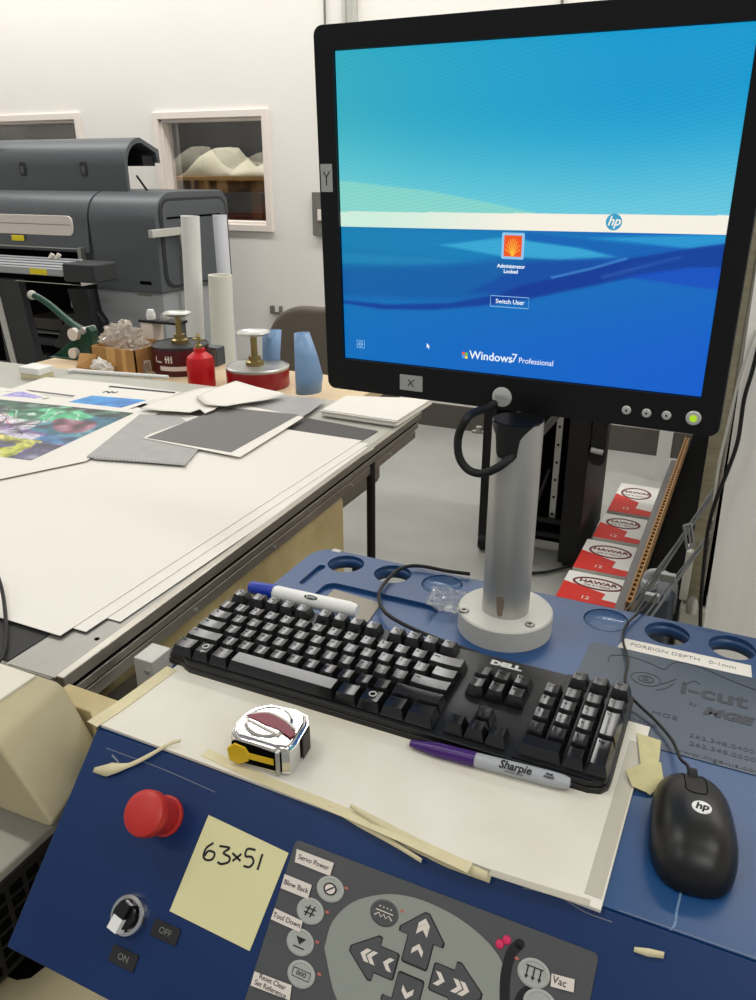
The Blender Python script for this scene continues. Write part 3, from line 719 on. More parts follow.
mbody = obj('shell', bm, mat('mouse plastic', '0f0f10', .36, spec=.5, bump=.05, bscale=1500), ms, smooth='full')
bm = B(); lathe(bm, [(.001, -.0008), (.031, -.0008)], T(0, 0, 0), 40)
bm.free(); bm = B(); prism(bm, circ(0, 0, .0300, 40, .0560), 0, .0035); obj('sole', bm, m_blackm, ms)
from mathutils.bvhtree import BVHTree
bvh = BVHTree.FromPolygons([v.co.copy() for v in mbody.data.vertices], [tuple(p.vertices) for p in mbody.data.polygons])
def mz(x, y):
    h = bvh.ray_cast(V((x, y, .1)), V((0, 0, -1))); return h[0].z if h[0] else .03
def mstroke(pts, r, m, name, parent):
    bm = B(); P = smoothpath([(x, y, 0) for x, y in pts], 6); tube(bm, [V((p.x, p.y, mz(p.x, p.y))) for p in P], r, 6, sm=False); return obj(name, bm, m, parent)
mstroke([(-.0065, .0565), (-.0070, .040), (-.0075, .010)], .0005, m_hole, 'button_seam', mbody)
mstroke([(.0065, .054), (.0085, .034), (.0080, .012), (.0055, .007), (-.0045, .007), (-.0072, .011)], .0005, m_hole, 'button_seam', mbody)
bm = B(); cyl(bm, (-.0034, .039, mz(0, .039)-.0036), (.0034, .039, mz(0, .039)-.0036), .0082, n=28); obj('scroll_wheel', bm, m_blackm, ms, bevel=.0008)
h = bvh.ray_cast(V((.0025, -.009, .1)), V((0, 0, -1))); n = h[1]
if n.z < 0: n = -n
q = n.to_track_quat('Z', 'Y').to_matrix().to_4x4()
yy = math.atan2(q[1][1], q[0][1]); ML = Matrix.Translation(h[0]+n*.0004) @ RX(-math.asin(max(-1, min(1, n.y))))
bm = B(); prism(bm, circ(0, 0, .0070, 28, .0066), -.0012, .0001, ML); lg = obj('badge', bm, m_white, ms, label='round white badge')
bm = B(); addtext(bm, 'hp', .0095, ML @ T(0, .0006, .0003), shear=.25, bold=.0003); obj('badge_lettering', bm, m_ink, lg)
bm = B()
q0 = MM @ V((0, .0575, .014))
pts = [q0, q0+V((-.002, .008, .001)), AZ(680, 758, .962), AZ(672, 740, .957), AZ(655, 720, .956), AZ(640, 706, .957), AZ(630, 695, .960), AZ(625, 680, .965), AZ(628, 660, .957), AZ(623, 640, .955), AZ(627, 624, .955), AZ(645, 607, .954), AZ(656, 595, .945)]
tube(bm, pts, .0014, 8); o = obj('cable', bm, m_blackm, ms); o.matrix_parent_inverse = MM.inverted()

# crinkled clear bag beside the stand
c = AZ(452, 603, .96)
bm = B(); crumple(bm, (c.x-.002, c.y+.004, .960), .0185, .75, 2.6, 4, 3, (1.15, .8, .55), zmin=TOPZ+.0005)
tag(obj('plastic_bag', bm, m_bag), 'small crinkled clear plastic bag left of the monitor stand base', 'bag')
# ================================================================ monitor stand
bc = AZ(503, 609, .974); bc = V((-.1985, .7535, TOPZ))
PR = .0255
st = thing('monitor_stand', 'satin metal column stand on a round grey flange carrying the monitor', 'stand', loc=bc)
bm = B(); lathe(bm, [(.0515, 0), (.0515, .0225), (.0500, .024), (0, .024)], T(bc), 64); flange = obj('base_plate', bm, m_base, st, smooth=True)
zt2 = 1.189
bm = B(); lathe(bm, [(PR, TOPZ+.024), (PR, zt2)], T(bc.x, bc.y, 0), 48); obj('column', bm, m_pole, st, smooth=True)
bm = B(); lathe(bm, [(PR-.0008, zt2-.002), (PR-.0008, zt2+.0006)], T(bc.x, bc.y, 0), 40); obj('column_cap', bm, m_black, st)
for px in ((464, 611), (530, 625)):
    p = AZ(px[0], px[1], TOPZ+.024)
    bm = B(); lathe(bm, [(.0052, 0), (.0052, .0016), (.0046, .0022), (.0022, .0022), (.0020, .0008), (0, .0008)], T(p.x, p.y, TOPZ+.0238), 20); obj('screw', bm, m_screw, st, smooth=True)
bm = B(); p = V((bc.x+.002, bc.y-PR-.0002, TOPZ+.04)); 
stain = [(-.002, -.014), (.004, -.012), (.005, .006), (.003, .012), (-.004, .010), (-.003, -.004)]
# cylindrical patch helper: polygon in (x, z) wrapped on the column front
def wrap(bm, pts, r0, r1, cx=bc.x, cy=bc.y, res=.004):
    """fill polygon of (px-angle*R, z) on the front of a cylinder by thin columns"""
    xs = [p[0] for p in pts]; x0, x1 = min(xs), max(xs); n = max(2, int((x1-x0)/res)); cols = []
    for i in range(n+1):
        x = x0+(x1-x0)*i/n; x = min(max(x, x0+1e-5), x1-1e-5); zs = []
        for a, b in zip(pts, pts[1:]+pts[:1]):
            if (a[0]-x)*(b[0]-x) <= 0 and a[0] != b[0]: zs.append(a[1]+(b[1]-a[1])*(x-a[0])/(b[0]-a[0]))
        th = max(-1, min(1, x/PR)); th = math.asin(th)
        f = lambda r, z: bm.verts.new((cx+r*math.sin(th), cy-r*math.cos(th), z))
        cols.append((f(r0, min(zs)), f(r0, max(zs)), f(r1, min(zs)), f(r1, max(zs))))
    for a, b in zip(cols, cols[1:]):
        for q in ((a[2], b[2], b[3], a[3]), (a[0], a[1], b[1], b[0]), (a[1], a[3], b[3], b[1]), (a[0], b[0], b[2], a[2])): bm.faces.new(q)
    a = cols[0]; bm.faces.new((a[0], a[2], a[3], a[1])); a = cols[-1]; bm.faces.new((a[0], a[1], a[3], a[2]))
    return bm
bm.free(); bm = B(); wrap(bm, [(x, TOPZ+.040+z) for x, z in stain], PR-.0003, PR+.0001, res=.0015); obj('rust_stain', bm, mat('brown stain', '77695a', .7), st, label='brown rust run')
zz = lambda y: AY(520, y, bc.y-PR).z
pts = [(-.0215, zt2), (.0235, zt2), (.0225, zz(424)), (.012, zz(436)), (.0085, zz(442)), (.0085, zz(456)), (.0055, zz(461)), (-.011, zz(461)), (-.0145, zz(455)), (-.0145, zz(440)), (-.019, zz(434))]
bm = B(); wrap(bm, pts, PR-.001, PR+.0015, res=.002); obj('cable_shroud', bm, m_black, st, smooth=True, label='black cable shroud in the column notch')
bm = B(); box(bm, (bc.x-.02, bc.y+.015, 1.165), (bc.x+.02, bc.y+.125, 1.178)); box(bm, (bc.x-.028, bc.y+.108, 1.165), (bc.x+.028, bc.y+.125, 1.45)); obj('mount_bracket', bm, m_black, st, bevel=.002)

# ================================================================ monitor
MO = Matrix.Translation(V((-.2228, .7860, 1.2243))) @ RZ(-.0268) @ RX(.0337)
mon = thing('computer_monitor', 'black square computer monitor showing a blue login screen', 'monitor', M=MO, world=False)
ow = (-.2095, -.0360, .2080, .3235)
bm = holed(rrect(ow[0], ow[1], ow[2], ow[3], .009), [[(-.1885, -.0005), (.1885, -.0005), (.1885, .3015), (-.1885, .3015)]], -.014, .004, MF)
obj('bezel', bm, m_bezel, mon, bevel=.0022, bseg=3)
bm = B(); prism(bm, rrect(ow[0]+.006, ow[1]+.006, ow[2]-.006, ow[3]-.006, .012), -.040, -.0135, MF); prism(bm, rrect(-.13, .03, .13, .25, .03), -.062, -.039, MF); obj('rear_housing', bm, m_black, mon, bevel=.003)
bm = B(); prism(bm, rrect(ow[0]-.0006, ow[1]-.0006, ow[2]+.0006, ow[3]+.0006, .0094), -.0025, -.0012, MF); obj('edge_trim', bm, m_printer, mon)
# the lit picture
W_, H_ = .376, .301
def srgb(c): return [x/12.92 if x <= .04045 else ((x+.055)/1.055)**2.4 for x in (q/255 for q in c)]
def lerp(a, b, t): return [x+(y-x)*t for x, y in zip(a, b)]
def ss(a, b, x): t = max(0, min(1, (x-a)/(b-a))); return t*t*(3-2*t)
def UVof(px, py):
    Mi = MO.inverted(); a = Mi @ CAM; e = Mi.to_3x3() @ ray(px, py); t = -a.y/e.y; h = a+e*t
    return ((h.x+W_/2)/W_, 1-h.z/H_)
LAY = []
def lay(px, c, al, soft=.006):
    P = [UVof(*q) for q in px]; xs = [p[0] for p in P]; ys = [p[1] for p in P]; LAY.append((P, c, al, soft, min(xs)-soft, max(xs)+soft, min(ys)-soft, max(ys)+soft))
def inpoly(P, u, v, soft):
    ins = False; dm = 9; n = len(P)
    for i in range(n):
        (x0, y0), (x1, y1) = P[i], P[(i+1) % n]
        if (y0 > v) != (y1 > v) and u < (x1-x0)*(v-y0)/(y1-y0)+x0: ins = not ins
        dx, dy = x1-x0, y1-y0; t = max(0, min(1, ((u-x0)*dx+(v-y0)*dy)/(dx*dx+dy*dy+1e-12))); d = math.hypot(u-x0-t*dx, v-y0-t*dy); dm = min(dm, d)
    d = dm if ins else -dm
    return ss(-soft, soft, d)
lay(((330, 181), (345, 181), (430, 191), (500, 205), (540, 214), (330, 214)), (150, 218, 196), .62, .004)
lay(((330, 226), (480, 230), (540, 234), (640, 247), (560, 262), (470, 262), (330, 246)), (14, 134, 186), .55, .02)
lay(((330, 252), (400, 256), (480, 262), (400, 266), (330, 262)), (40, 150, 190), .4, .008)
lay(((330, 266), (440, 266), (520, 256), (620, 262), (600, 283), (520, 298), (440, 300), (330, 296)), (6, 82, 158), .6, .02)
lay(((440, 245), (500, 238), (530, 241), (580, 247), (625, 257), (560, 260), (500, 256)), (70, 182, 222), .7, .006)
lay(((590, 238), (660, 236), (728, 234), (728, 243), (706, 247), (690, 249), (640, 243)), (50, 168, 216), .7, .006)
lay(((520, 234), (530, 232.5), (580, 239), (640, 246), (690, 249), (712, 246), (690, 254), (640, 262), (615, 257), (580, 248), (530, 241)), (6, 92, 178), .75, .005)
lay(((530, 262), (600, 258), (640, 258), (600, 283), (540, 296), (470, 292)), (8, 62, 158), .55, .01)
lay(((520, 286), (560, 277), (600, 266), (640, 257), (700, 247), (735, 243), (735, 268), (690, 268), (640, 276), (600, 284), (560, 292), (530, 299), (480, 306), (430, 310), (380, 309), (330, 301), (330, 299), (390, 304.5), (450, 303), (500, 294)), (5, 52, 146), .8, .006)
lay(((622, 277), (660, 271), (690, 268), (735, 268), (735, 291), (700, 288), (660, 282)), (16, 72, 190), .7, .006)
lay(((550, 277), (590, 268), (626, 257.5), (628, 259), (590, 270), (552, 278.5)), (80, 150, 216), .8, .003)
lay(((600, 276), (640, 266), (680, 256), (682, 258), (640, 269), (602, 279)), (60, 100, 180), .5, .003)
def scr(u, v):
    v0 = .487-.014*u; v1 = .536-.012*u
    if v < v0:
        c = lerp(lerp((52, 172, 192), (16, 152, 205), min(1, u*1.3)**.8), lerp((112, 206, 214), (104, 198, 222), u), ss(.12, .50, v-.12*u*(1-u)))
    elif v < (v0+v1)/2: return (238, 236, 220)
    else: c = lerp(lerp((12, 120, 172), (10, 104, 190), u), lerp((2, 110, 188), (12, 92, 202), u), ss(.60, .95, v))
    for P, col, al, soft, xa, xb, ya, yb in LAY:
        if xa < u < xb and ya < v < yb: c = lerp(c, col, al*inpoly(P, u, v, soft))
    return [x*(1+.03*math.sin(v*560+u*150)) for x in c]
nx, ny = 300, 300
verts = [(-W_/2+W_*i/nx, 0, H_*(1-j/ny)) for j in range(ny+1) for i in range(nx+1)]
faces = [(j*(nx+1)+i, (j+1)*(nx+1)+i, (j+1)*(nx+1)+i+1, j*(nx+1)+i+1) for j in range(ny) for i in range(nx)]
me = bpy.data.meshes.new('screen'); me.from_pydata(verts, [], faces)
at = me.color_attributes.new('picture', 'FLOAT_COLOR', 'POINT'); buf = []
for j in range(ny+1):
    for i in range(nx+1): buf += srgb(scr(i/nx, j/ny))+[1]
at.data.foreach_set('color', buf)
ms_ = bpy.data.materials.new('lit screen'); ms_.use_nodes = True; nt = ms_.node_tree; b = nt.nodes['Principled BSDF']
ca = nt.nodes.new('ShaderNodeVertexColor'); ca.layer_name = 'picture'
b.inputs['Base Color'].default_value = (.01, .01, .01, 1); b.inputs['Roughness'].default_value = .55; b.inputs['Specular IOR Level'].default_value = .2
nt.links.new(ca.outputs['Color'], b.inputs['Emission Color']); b.inputs['Emission Strength'].default_value = 1.0
screen = obj('screen', me, ms_, mon)
verts = []; cols = []
for i in range(25):
    u = i/24; c = srgb(lerp((205, 236, 220), (246, 240, 226), ss(.05, .6, u)))+[1]
    verts += [(-W_/2+W_*u, -.0003, H_*(1-(.487-.014*u))), (-W_/2+W_*u, -.0003, H_*(1-(.536-.012*u)))]; cols += c+c
bme = bpy.data.meshes.new('pale_band'); bme.from_pydata(verts, [], [(2*i, 2*i+1, 2*i+3, 2*i+2) for i in range(24)])
bme.color_attributes.new('picture', 'FLOAT_COLOR', 'POINT').data.foreach_set('color', cols); obj('pale_band', bme, ms_, screen)
def em(name, c, s=1): 
    m = mat(name, '050505', .6, emit=c, estr=s); return m
e_w = em('lit white', 'eaf4ff'); e_dim = em('lit pale blue', '8fc4ea'); e_org = em('lit orange', 'f0561c'); e_yel = em('lit yellow', 'f8b83c'); e_hp = em('lit logo blue', '3a9cc4')
def SU(px, py):
    p = AY(px, py, .785); q = MO.inverted() @ V(p); d = ray(px, py)
    # hit the screen plane exactly
    Mi = MO.inverted(); a = Mi @ CAM; e = Mi.to_3x3() @ d; t = -a.y/e.y; h = a+e*t; return h.x, h.z
def stxt(s, px, py, size, m=e_w, name='screen_text', **k):
    x, z = SU(px, py); bm = B(); addtext(bm, s, size, T(x, -.0006, z) @ RX(PI/2), ex=.0001, **k); return obj(name, bm, m, screen)
stxt('Administrator\nLocked', 511, 269, .0049, bold=.00012)
stxt('Switch User', 510, 302, .0060, bold=.00008)
stxt('Windows', 491, 357, .0118, bold=.00015); stxt('7', 514.5, 358.5, .0125); stxt('Professional', 536, 362, .0080, sx=.92)
x, z = SU(509.5, 302); bm = B(); r = [(x-.0195, z-.0052), (x+.0195, z-.0052), (x+.0195, z+.0052), (x-.0195, z+.0052), (x-.0195, z-.0052)]
stroke(bm, r, .0006, .0004, .0006, MF, sm=False); obj('button_outline', bm, e_dim, screen)
x, z = SU(513, 246); bm = B(); prism(bm, rrect(x-.0112, z-.0122, x+.0112, z+.0122, .0015), .0003, .0005, MF); obj('tile_frame', bm, e_dim, screen)
bm = B(); prism(bm, rrect(x-.0088, z-.0098, x+.0088, z+.0098, .0008), .0005, .0007, MF); obj('tile', bm, e_org, screen)
bm = B()
for k in range(9):
    a = math.radians(18+18*k); stroke(bm, [(x+.0015*math.cos(a), z-.0075+.0015*math.sin(a)), (x+.0098*math.cos(a)*.8, z-.0075+.0145*math.sin(a))], .0007, .0007, .0009, MF, sm=False)
prism(bm, circ(x, z-.0075, .002, 10), .0007, .0009, MF); obj('tile_petals', bm, e_yel, screen)
x, z = SU(614, 222); bm = B(); prism(bm, circ(x, z, .0072, 28), .0003, .0005, MF); o = obj('logo_disc', bm, e_hp, screen)
bm = B(); addtext(bm, 'hp', .0112, T(x, -.0008, z+.0006) @ RX(PI/2), shear=.3, ex=.0001, bold=.0002); obj('logo_lettering', bm, em('lit cream', 'f2efe2'), o)
x, z = SU(465, 355)
for dx, dz, c in ((-.0016, .0016, 'f06030'), (.0018, .0013, '70c040'), (-.0018, -.0018, '40a0f0'), (.0016, -.0021, 'f8d040')):
    bm = B(); prism(bm, rrect(x+dx-.0015, z+dz-.0015, x+dx+.0015, z+dz+.0015, .0005), .0004, .0006, MF); obj('flag_pane', bm, em('lit '+c, c), screen)
x, z = SU(361, 344); bm = B(); stroke(bm, [(x-.0045, z-.004), (x+.0045, z-.004), (x+.0045, z+.004), (x-.0045, z+.004), (x-.0045, z-.004)], .0006, .0004, .0006, MF, sm=False)
stroke(bm, circ(x, z, .0024, 14)+[(x+.0024, z)], .0008, .0004, .0006, MF, sm=False); stroke(bm, [(x-.0015, z), (x+.0015, z)], .0008, .0004, .0006, MF, sm=False); obj('access_icon', bm, e_dim, screen)
x, z = SU(427, 343); bm = B(); prism(bm, [(x, z), (x, z-.0052), (x+.0012, z-.0041), (x+.0022, z-.0062), (x+.003, z-.0058), (x+.0021, z-.0038), (x+.0036, z-.0036)][::-1], .0004, .0006, MF); obj('cursor', bm, e_w, screen)
# badge, buttons, stickers
def FU(px, py):
    Mi = MO.inverted(); a = Mi @ CAM; e = Mi.to_3x3() @ ray(px, py); t = (-.004-a.y)/e.y; h = a+e*t; return h.x, h.z
m_btn = mat('silver plastic', 'c9c9c5', .35, metal=.25)
x, z = FU(502, 397); o = obj('badge', lathe(B(), [(.0105, 0), (.0103, .0008), (.0095, .0012), (0, .0014)], MF @ T(x, z, .004), 32), m_btn, mon, smooth=True, label='round silver badge')
bm = B(); addtext(bm, 'DELL', .0055, MF @ T(x, z, .0056), sx=1.2); obj('badge_lettering', bm, m_steel, o)
for px, py in ((626.5, 410), (646.5, 413), (666.5, 415.3)):
    x, z = FU(px, py); k = obj('control_button', lathe(B(), [(.0044, 0), (.0043, .0009), (.0036, .0015), (0, .0018)], MF @ T(x, z, .004), 24), m_btn, mon, smooth=True)
    bm = B(); prism(bm, circ(x, z, .0011, 10), .0052, .0060, MF); obj('button_mark', bm, m_ink, k)
x, z = FU(693.5, 418); k = obj('power_button', lathe(B(), [(.0070, 0), (.0069, .001), (.006, .0018), (0, .0021)], MF @ T(x, z, .004), 32), m_btn, mon, smooth=True, label='round power button lit yellow green')
bm = B(); prism(bm, circ(x, z, .0034, 16), .0058, .0064, MF); obj('power_lamp', bm, em('lamp green', 'b4e22c', .9), k)
def stk(px0, px1, s, lab, sz):
    x0, z1 = FU(*px0); x1, z0 = FU(*px1)
    o = obj('sticker', prism(B(), rrect(x0, z0, x1, z1, .0008), .004, .0045, MF), mat('grey sticker', 'a8aaa4', .5) if 'grey sticker' not in MATS else MATS['grey sticker'], mon, label=lab)
    bm = B(); cx, cz = (x0+x1)/2, (z0+z1)/2
    for l in s: stroke(bm, [(cx+a*sz, cz+b*sz) for a, b in l], .0009, .0045, .0048, MF, sm=False)
    obj('handwriting', bm, m_ink, o)
stk((320.5, 164), (333, 192), [[(-.45, .8), (0, .1)], [(.5, .85), (0, .1)], [(0, .1), (-.05, -.9)]], 'grey sticker with handwritten Y', .0075)
stk((400, 374), (422.5, 392), [[(-.6, -.5), (.6, .7)], [(-.5, .6), (.5, -.6)]], 'grey sticker with handwritten X', .0060)
# thick video cable looping out of the column notch
Yc = bc.y-PR-.010
def CY(px, py, Y=Yc): return AY(px, py, Y)
bm = B(); tube(bm, [V((-.226, .812, 1.200)), CY(488, 408, .770), CY(478, 411, .745), CY(467, 418), CY(458.5, 436), CY(459, 456), CY(468, 469.5), CY(482, 473.5), CY(497, 468), CY(508, 460, bc.y-PR-.004), CY(514, 455, bc.y-PR+.004)], .0042, 12)
o = obj('cable', bm, m_blackm, mon, smooth=True); o.matrix_parent_inverse = MO.inverted()
# ================================================================ flatbed cutting table
TZ = .90
tb = thing('cutting_table', 'large flatbed cutting table with metal rails and dark edge, left of the console', 'table', loc=(-1.6, 1.08, 0))
TX1, TY0, TY1, TX0 = -.640, .519, 1.675, -2.9
RT = T(-.625, .514, 0) @ RZ(.033) @ T(.625, -.514, 0)          # the table stands slightly askew of the console
bm = B(); box(bm, (TX0, TY0, TZ-.03), (-.642, TY1, TZ), RT); obj('table_top', bm, m_table, tb, bevel=.002)
def rail(name, x0, x1, z0, z1, m, y0=.520, y1=1.655):
    bm = B(); box(bm, (x0, y0, z0), (x1, y1, z1), RT); return obj(name, bm, m, tb, bevel=.0015)
rail('silver_rail', -.706, -.637, TZ, TZ+.0012, m_alu, .520, 1.30)
rail('edge_rail', -.637, -.625, TZ-.012, TZ+.004, m_rail, .520)
rail('edge_groove', -.650, -.636, TZ-.028, TZ-.010, m_hole)
rail('edge_rail', -.655, -.633, TZ-.036, TZ-.024, m_rail, .525)
rail('edge_groove', -.660, -.644, TZ-.046, TZ-.034, m_hole)
rail('lower_rail', -.670, -.640, TZ-.062, TZ-.044, m_rail, .530)
for px in ((97, 639),):
    p = AZ(*px, TZ+.0012); bm = B(); lathe(bm, [(.003, 0), (.003, .0008), (0, .0008)], T(p.x, p.y, TZ+.001), 14); obj('rail_hole', bm, m_hole, tb)  # black disc, the dark inside of a hole put in as colour
for y in (1.50, 1.30, 1.0, .78):
    bm = B(); p0, p1 = RT @ V((-.6402, y, TZ-.053)), RT @ V((-.6375, y, TZ-.053)); cyl(bm, p0, p1, .003, n=12); obj('bolt', bm, m_steel, tb)
bm = B(); box(bm, (-2.8, .62, .12), (-.672, 1.29, TZ-.064)); obj('base_cabinet', bm, m_creamd, tb, bevel=.02)
for x, y in ((-.672, 1.40), (-2.7, 1.40), (-.655, 1.60)):
    if y > 1.5: continue
    bm = B(); cyl(bm, (x, y, 0), (x, y, TZ-.03), .0092, n=14); lathe(bm, [(.022, 0), (.022, .012), (.013, .02)], T(x, y, 0), 16); obj('leg', bm, m_blackm, tb, smooth=True)
# near end of the rail : aluminium bracket and struts
bm = B(); a = AX(142, 642, -.585); b = AX(165, 682, -.570)
box(bm, (-.604, .605, .815), (-.576, .640, .886)); obj('end_bracket', bm, m_base, tb, bevel=.0015)
bm = B(); cyl(bm, (-.584, .6055, .872), (-.584, .602, .872), .003, n=10); obj('bolt', bm, m_steel, tb)
bm = B(); box(bm, (-.668, .53, .79), (-.640, .72, .805)); obj('lower_beam', bm, m_alu, tb, bevel=.001)
for y in (.56, .66): 
    bm = B(); box(bm, (-.665, y, .70), (-.632, y+.02, .79)); obj('strut', bm, m_base, tb)

# ---- sheets on the table
def S(name, label, cat, px, z, m, th=.0006, group=None, **k):
    o = obj(name, sheet(B(), px, z, th), m, **k); return tag(o, label, cat, group)
bm = B(); prism(bm, [(-1.6, .521), (-.711, .521), (-.711, .66), (-1.6, .66)], TZ, TZ+.0015); tag(obj('cutting_mat', bm, m_matd), 'black mat at near left of the table, its corner showing under the big white sheets', 'mat')
bm = B(); box(bm, (-1.6, .500, TZ-.02), (-.655, .5165, TZ-.002)); tag(obj('mat_bar', bm, m_hole), 'black bar along the near edge of the table beside the mat', 'bar')
S('dark_sheet', 'dark grey sheet under the far right corner of the white sheets, by the paper stack', 'sheet', ((286, 430), (308, 418), (378, 431), (352, 446)), TZ+.0017, m_matg)
gsh = 'large white sheets stacked on the cutting table'
for k, (x1, y0, y1) in enumerate(((-.652, .640, 1.375), (-.672, .603, 1.39), (-.692, .582, 1.40))):
    bm = B(); prism(bm, [(-1.75, y0), (x1, y0), (x1, y1), (-1.75, y1)], TZ+.0022+.0012*k, TZ+.0030+.0012*k)
    tag(obj('large_sheet', bm, m_paper), ('lowest of the large white sheets, its edge nearest the dark rail', 'middle one of the three large white sheets on the table', 'top large white sheet covering most of the table')[k], 'sheet', gsh)
z = TZ+.0065
S('ruled_sheet', 'white form sheet with faint pink lines at the far left of the table', 'sheet', ((5, 391), (45, 377), (122, 384), (78, 398)), z, m_paper)
o = S('ruled_sheet', 'long white form sheet with black heading bar behind the blue print', 'sheet', ((72, 397), (108, 383), (182, 392), (150, 404)), z+.0008, m_paper)
bm = sheet(B(), ((108, 387), (110, 385.6), (176, 392), (174, 393.4)), z+.0011, .0003); obj('heading_bar', bm, m_ink, o)
bm = B(); stroke(bm, [tuple(AZ(x, y, z)[:2]) for x, y in ((103, 393), (107, 391.5), (109, 393.5), (112, 391.8), (114, 393.4), (118, 392))], .005, z+.0008, z+.0011); obj('heading', bm, m_ink, o)
bm = sheet(B(), ((26, 391), (27.5, 389.6), (80, 396), (78, 397.4)), z+.0003, .0003); tag(obj('dark_strip', bm, m_mat), 'thin dark strip along the edge of the form sheet, behind the colourful print', 'strip')
o = S('small_print', 'small blue and violet printed sheet at the far left table edge', 'print', ((0, 395), (22, 389), (50, 397), (24, 403), (0, 402)), z+.0012, m_paper)
def printmat(name, cols, scale, dist, seed):
    m = bpy.data.materials.new(name); m.use_nodes = True; nt = m.node_tree; b = nt.nodes['Principled BSDF']; b.inputs['Roughness'].default_value = .3
    tc = nt.nodes.new('ShaderNodeTexCoord'); mp = nt.nodes.new('ShaderNodeMapping'); mp.inputs['Location'].default_value = (seed, seed*.7, 0)
    nz = nt.nodes.new('ShaderNodeTexNoise'); nz.inputs['Scale'].default_value = scale; nz.inputs['Detail'].default_value = 4; nz.inputs['Distortion'].default_value = dist
    cr = nt.nodes.new('ShaderNodeValToRGB'); cr.color_ramp.interpolation = 'LINEAR'
    while len(cr.color_ramp.elements) < len(cols): cr.color_ramp.elements.new(.5)
    for i, c in enumerate(cols):
        cr.color_ramp.elements[i].position = .28+.44*i/(len(cols)-1); cr.color_ramp.elements[i].color = lin(c)
    nt.links.new(tc.outputs['Object'], mp.inputs['Vector']); nt.links.new(mp.outputs['Vector'], nz.inputs['Vector']); nt.links.new(nz.outputs['Fac'], cr.inputs['Fac']); nt.links.new(cr.outputs['Color'], b.inputs['Base Color'])
    return m
obj('printed_area', sheet(B(), ((0, 396), (20, 391), (44, 397), (22, 401), (0, 400)), z+.0014, .0002), printmat('violet print', ['3050b0', 'c8b8e0', '6a6fd0', 'f0e0e8', '303870'], 14, 1.5, 2), o)
o = S('colour_print', 'glossy blue and green printed photo sheet lying above the big graffiti print', 'print', ((58, 402), (88, 393), (156, 399), (120, 412)), z+.0016, m_paper)
obj('printed_area', sheet(B(), ((64, 403), (92, 395.5), (147, 400), (120, 408)), z+.0018, .0002), printmat('sea print', ['0c6fc0', '2a9ae0', '1a60b8', '2f9f6a', '0e4a9a'], 7, 1, 5), o)
o = S('graffiti_print', 'large print of swirling green, violet and yellow graffiti on the table left', 'print', ((-30, 470), (-6, 396), (22, 397), (86, 404), (160, 412), (86, 461), (0, 479), (-30, 484)), z+.0026, m_paper)
pm = printmat('graffiti swirls', ['0c161c', '1d4a3c', '2f9f6a', '9fd8c4', '3a3f6e', '7a48b8', '141a26', '2a80a8', 'd8d4e6', '5a3698', '101c30'], 6.5, 1.2, 3.4)
# the artwork: loose sprayed shapes in a colour grid on the print itself
A_, B_ = AZ(31, 460.5, z+.0029), AZ(134, 413, z+.0029)
ex_ = (B_-A_); ln_ = ex_.length; ex_.normalize(); ey_ = V((-ex_.y, ex_.x, 0)); wd_ = .62
nu_, nv_ = 120, 200; verts = []; cols = []
def nz_(x, y, k): return noise.noise(V((x*k, y*k, k)))
def art(s, t):                                    # s along the right edge, t to the left, metres
    w1, w2 = .05*nz_(s, t, 9), .05*nz_(s+3, t, 9); S_, T_ = s+w1, t+w2
    c = (18, 30, 40)
    n = nz_(S_, T_, 14)
    if S_ > .27: c = (20, 40, 50) if n < .05 else (34, 96, 72)
    elif S_ > .17: c = (28, 120, 150) if T_ < .16 else ((226, 222, 234) if n > -.05 else (60, 50, 86))
    elif S_ > .09: c = (36, 110, 170) if T_ < .08 else ((206, 196, 226) if n > .1 else (120, 84, 170))
    else: c = (116, 76, 168) if n > -.15 else (72, 74, 120)
    g = math.exp(-((S_-.26)/.05)**2-((T_-.19)/.13)**2)
    if g > .45: c = (70, 200, 140) if n > -.1 else (20, 110, 80)
    r = abs(math.sin(46*S_+18*T_+5*nz_(s, t, 12)))
    if .10 < S_ < .23 and T_ > .13 and r < .22: c = (20, 20, 28)
    if .12 < S_ < .24 and T_ > .22 and .5 < r < .64: c = (196, 70, 80)
    if g > .3 and r < .18: c = (190, 238, 214)
    if S_ < .10 and T_ > .045+.10*nz_(s, 1, 10) and n > -.35: c = (198, 204, 40) if r > .3 else (236, 226, 110)
    if S_ < .08 and T_ < .06: c = (70, 66, 110)
    if (S_-.22)**2+(.5*(T_-.08))**2 < .0006: c = (150, 84, 110)
    k1 = nz_(s, t, 30); k2 = abs(nz_(s+5, t, 55))
    c = [x+(235-x)*max(0, k1)*.75 for x in c] if k1 > 0 else [x*(1+k1*.9) for x in c]
    return [min(255, x*(1-.5*k2)) for x in c]
for jv in range(nv_+1):
    for iu in range(nu_+1):
        s_, t_ = ln_*iu/nu_, wd_*jv/nv_; p = A_+ex_*s_+ey_*t_; verts.append((p.x, p.y, z+.0029)); q = art(s_, t_)
        cols += [((x/255)/12.92 if x/255 <= .04045 else ((x/255+.055)/1.055)**2.4) for x in q]+[1]
ame = bpy.data.meshes.new('printed_area'); ame.from_pydata(verts, [], [(b*(nu_+1)+a, b*(nu_+1)+a+1, (b+1)*(nu_+1)+a+1, (b+1)*(nu_+1)+a) for b in range(nv_) for a in range(nu_)])
ame.color_attributes.new('ink', 'FLOAT_COLOR', 'POINT').data.foreach_set('color', cols)
m_art = bpy.data.materials.new('printed artwork'); m_art.use_nodes = True; nt_ = m_art.node_tree
vc_ = nt_.nodes.new('ShaderNodeVertexColor'); vc_.layer_name = 'ink'; nt_.links.new(vc_.outputs['Color'], nt_.nodes['Principled BSDF'].inputs['Base Color']); nt_.nodes['Principled BSDF'].inputs['Roughness'].default_value = .35
obj('printed_area', ame, m_art, o)
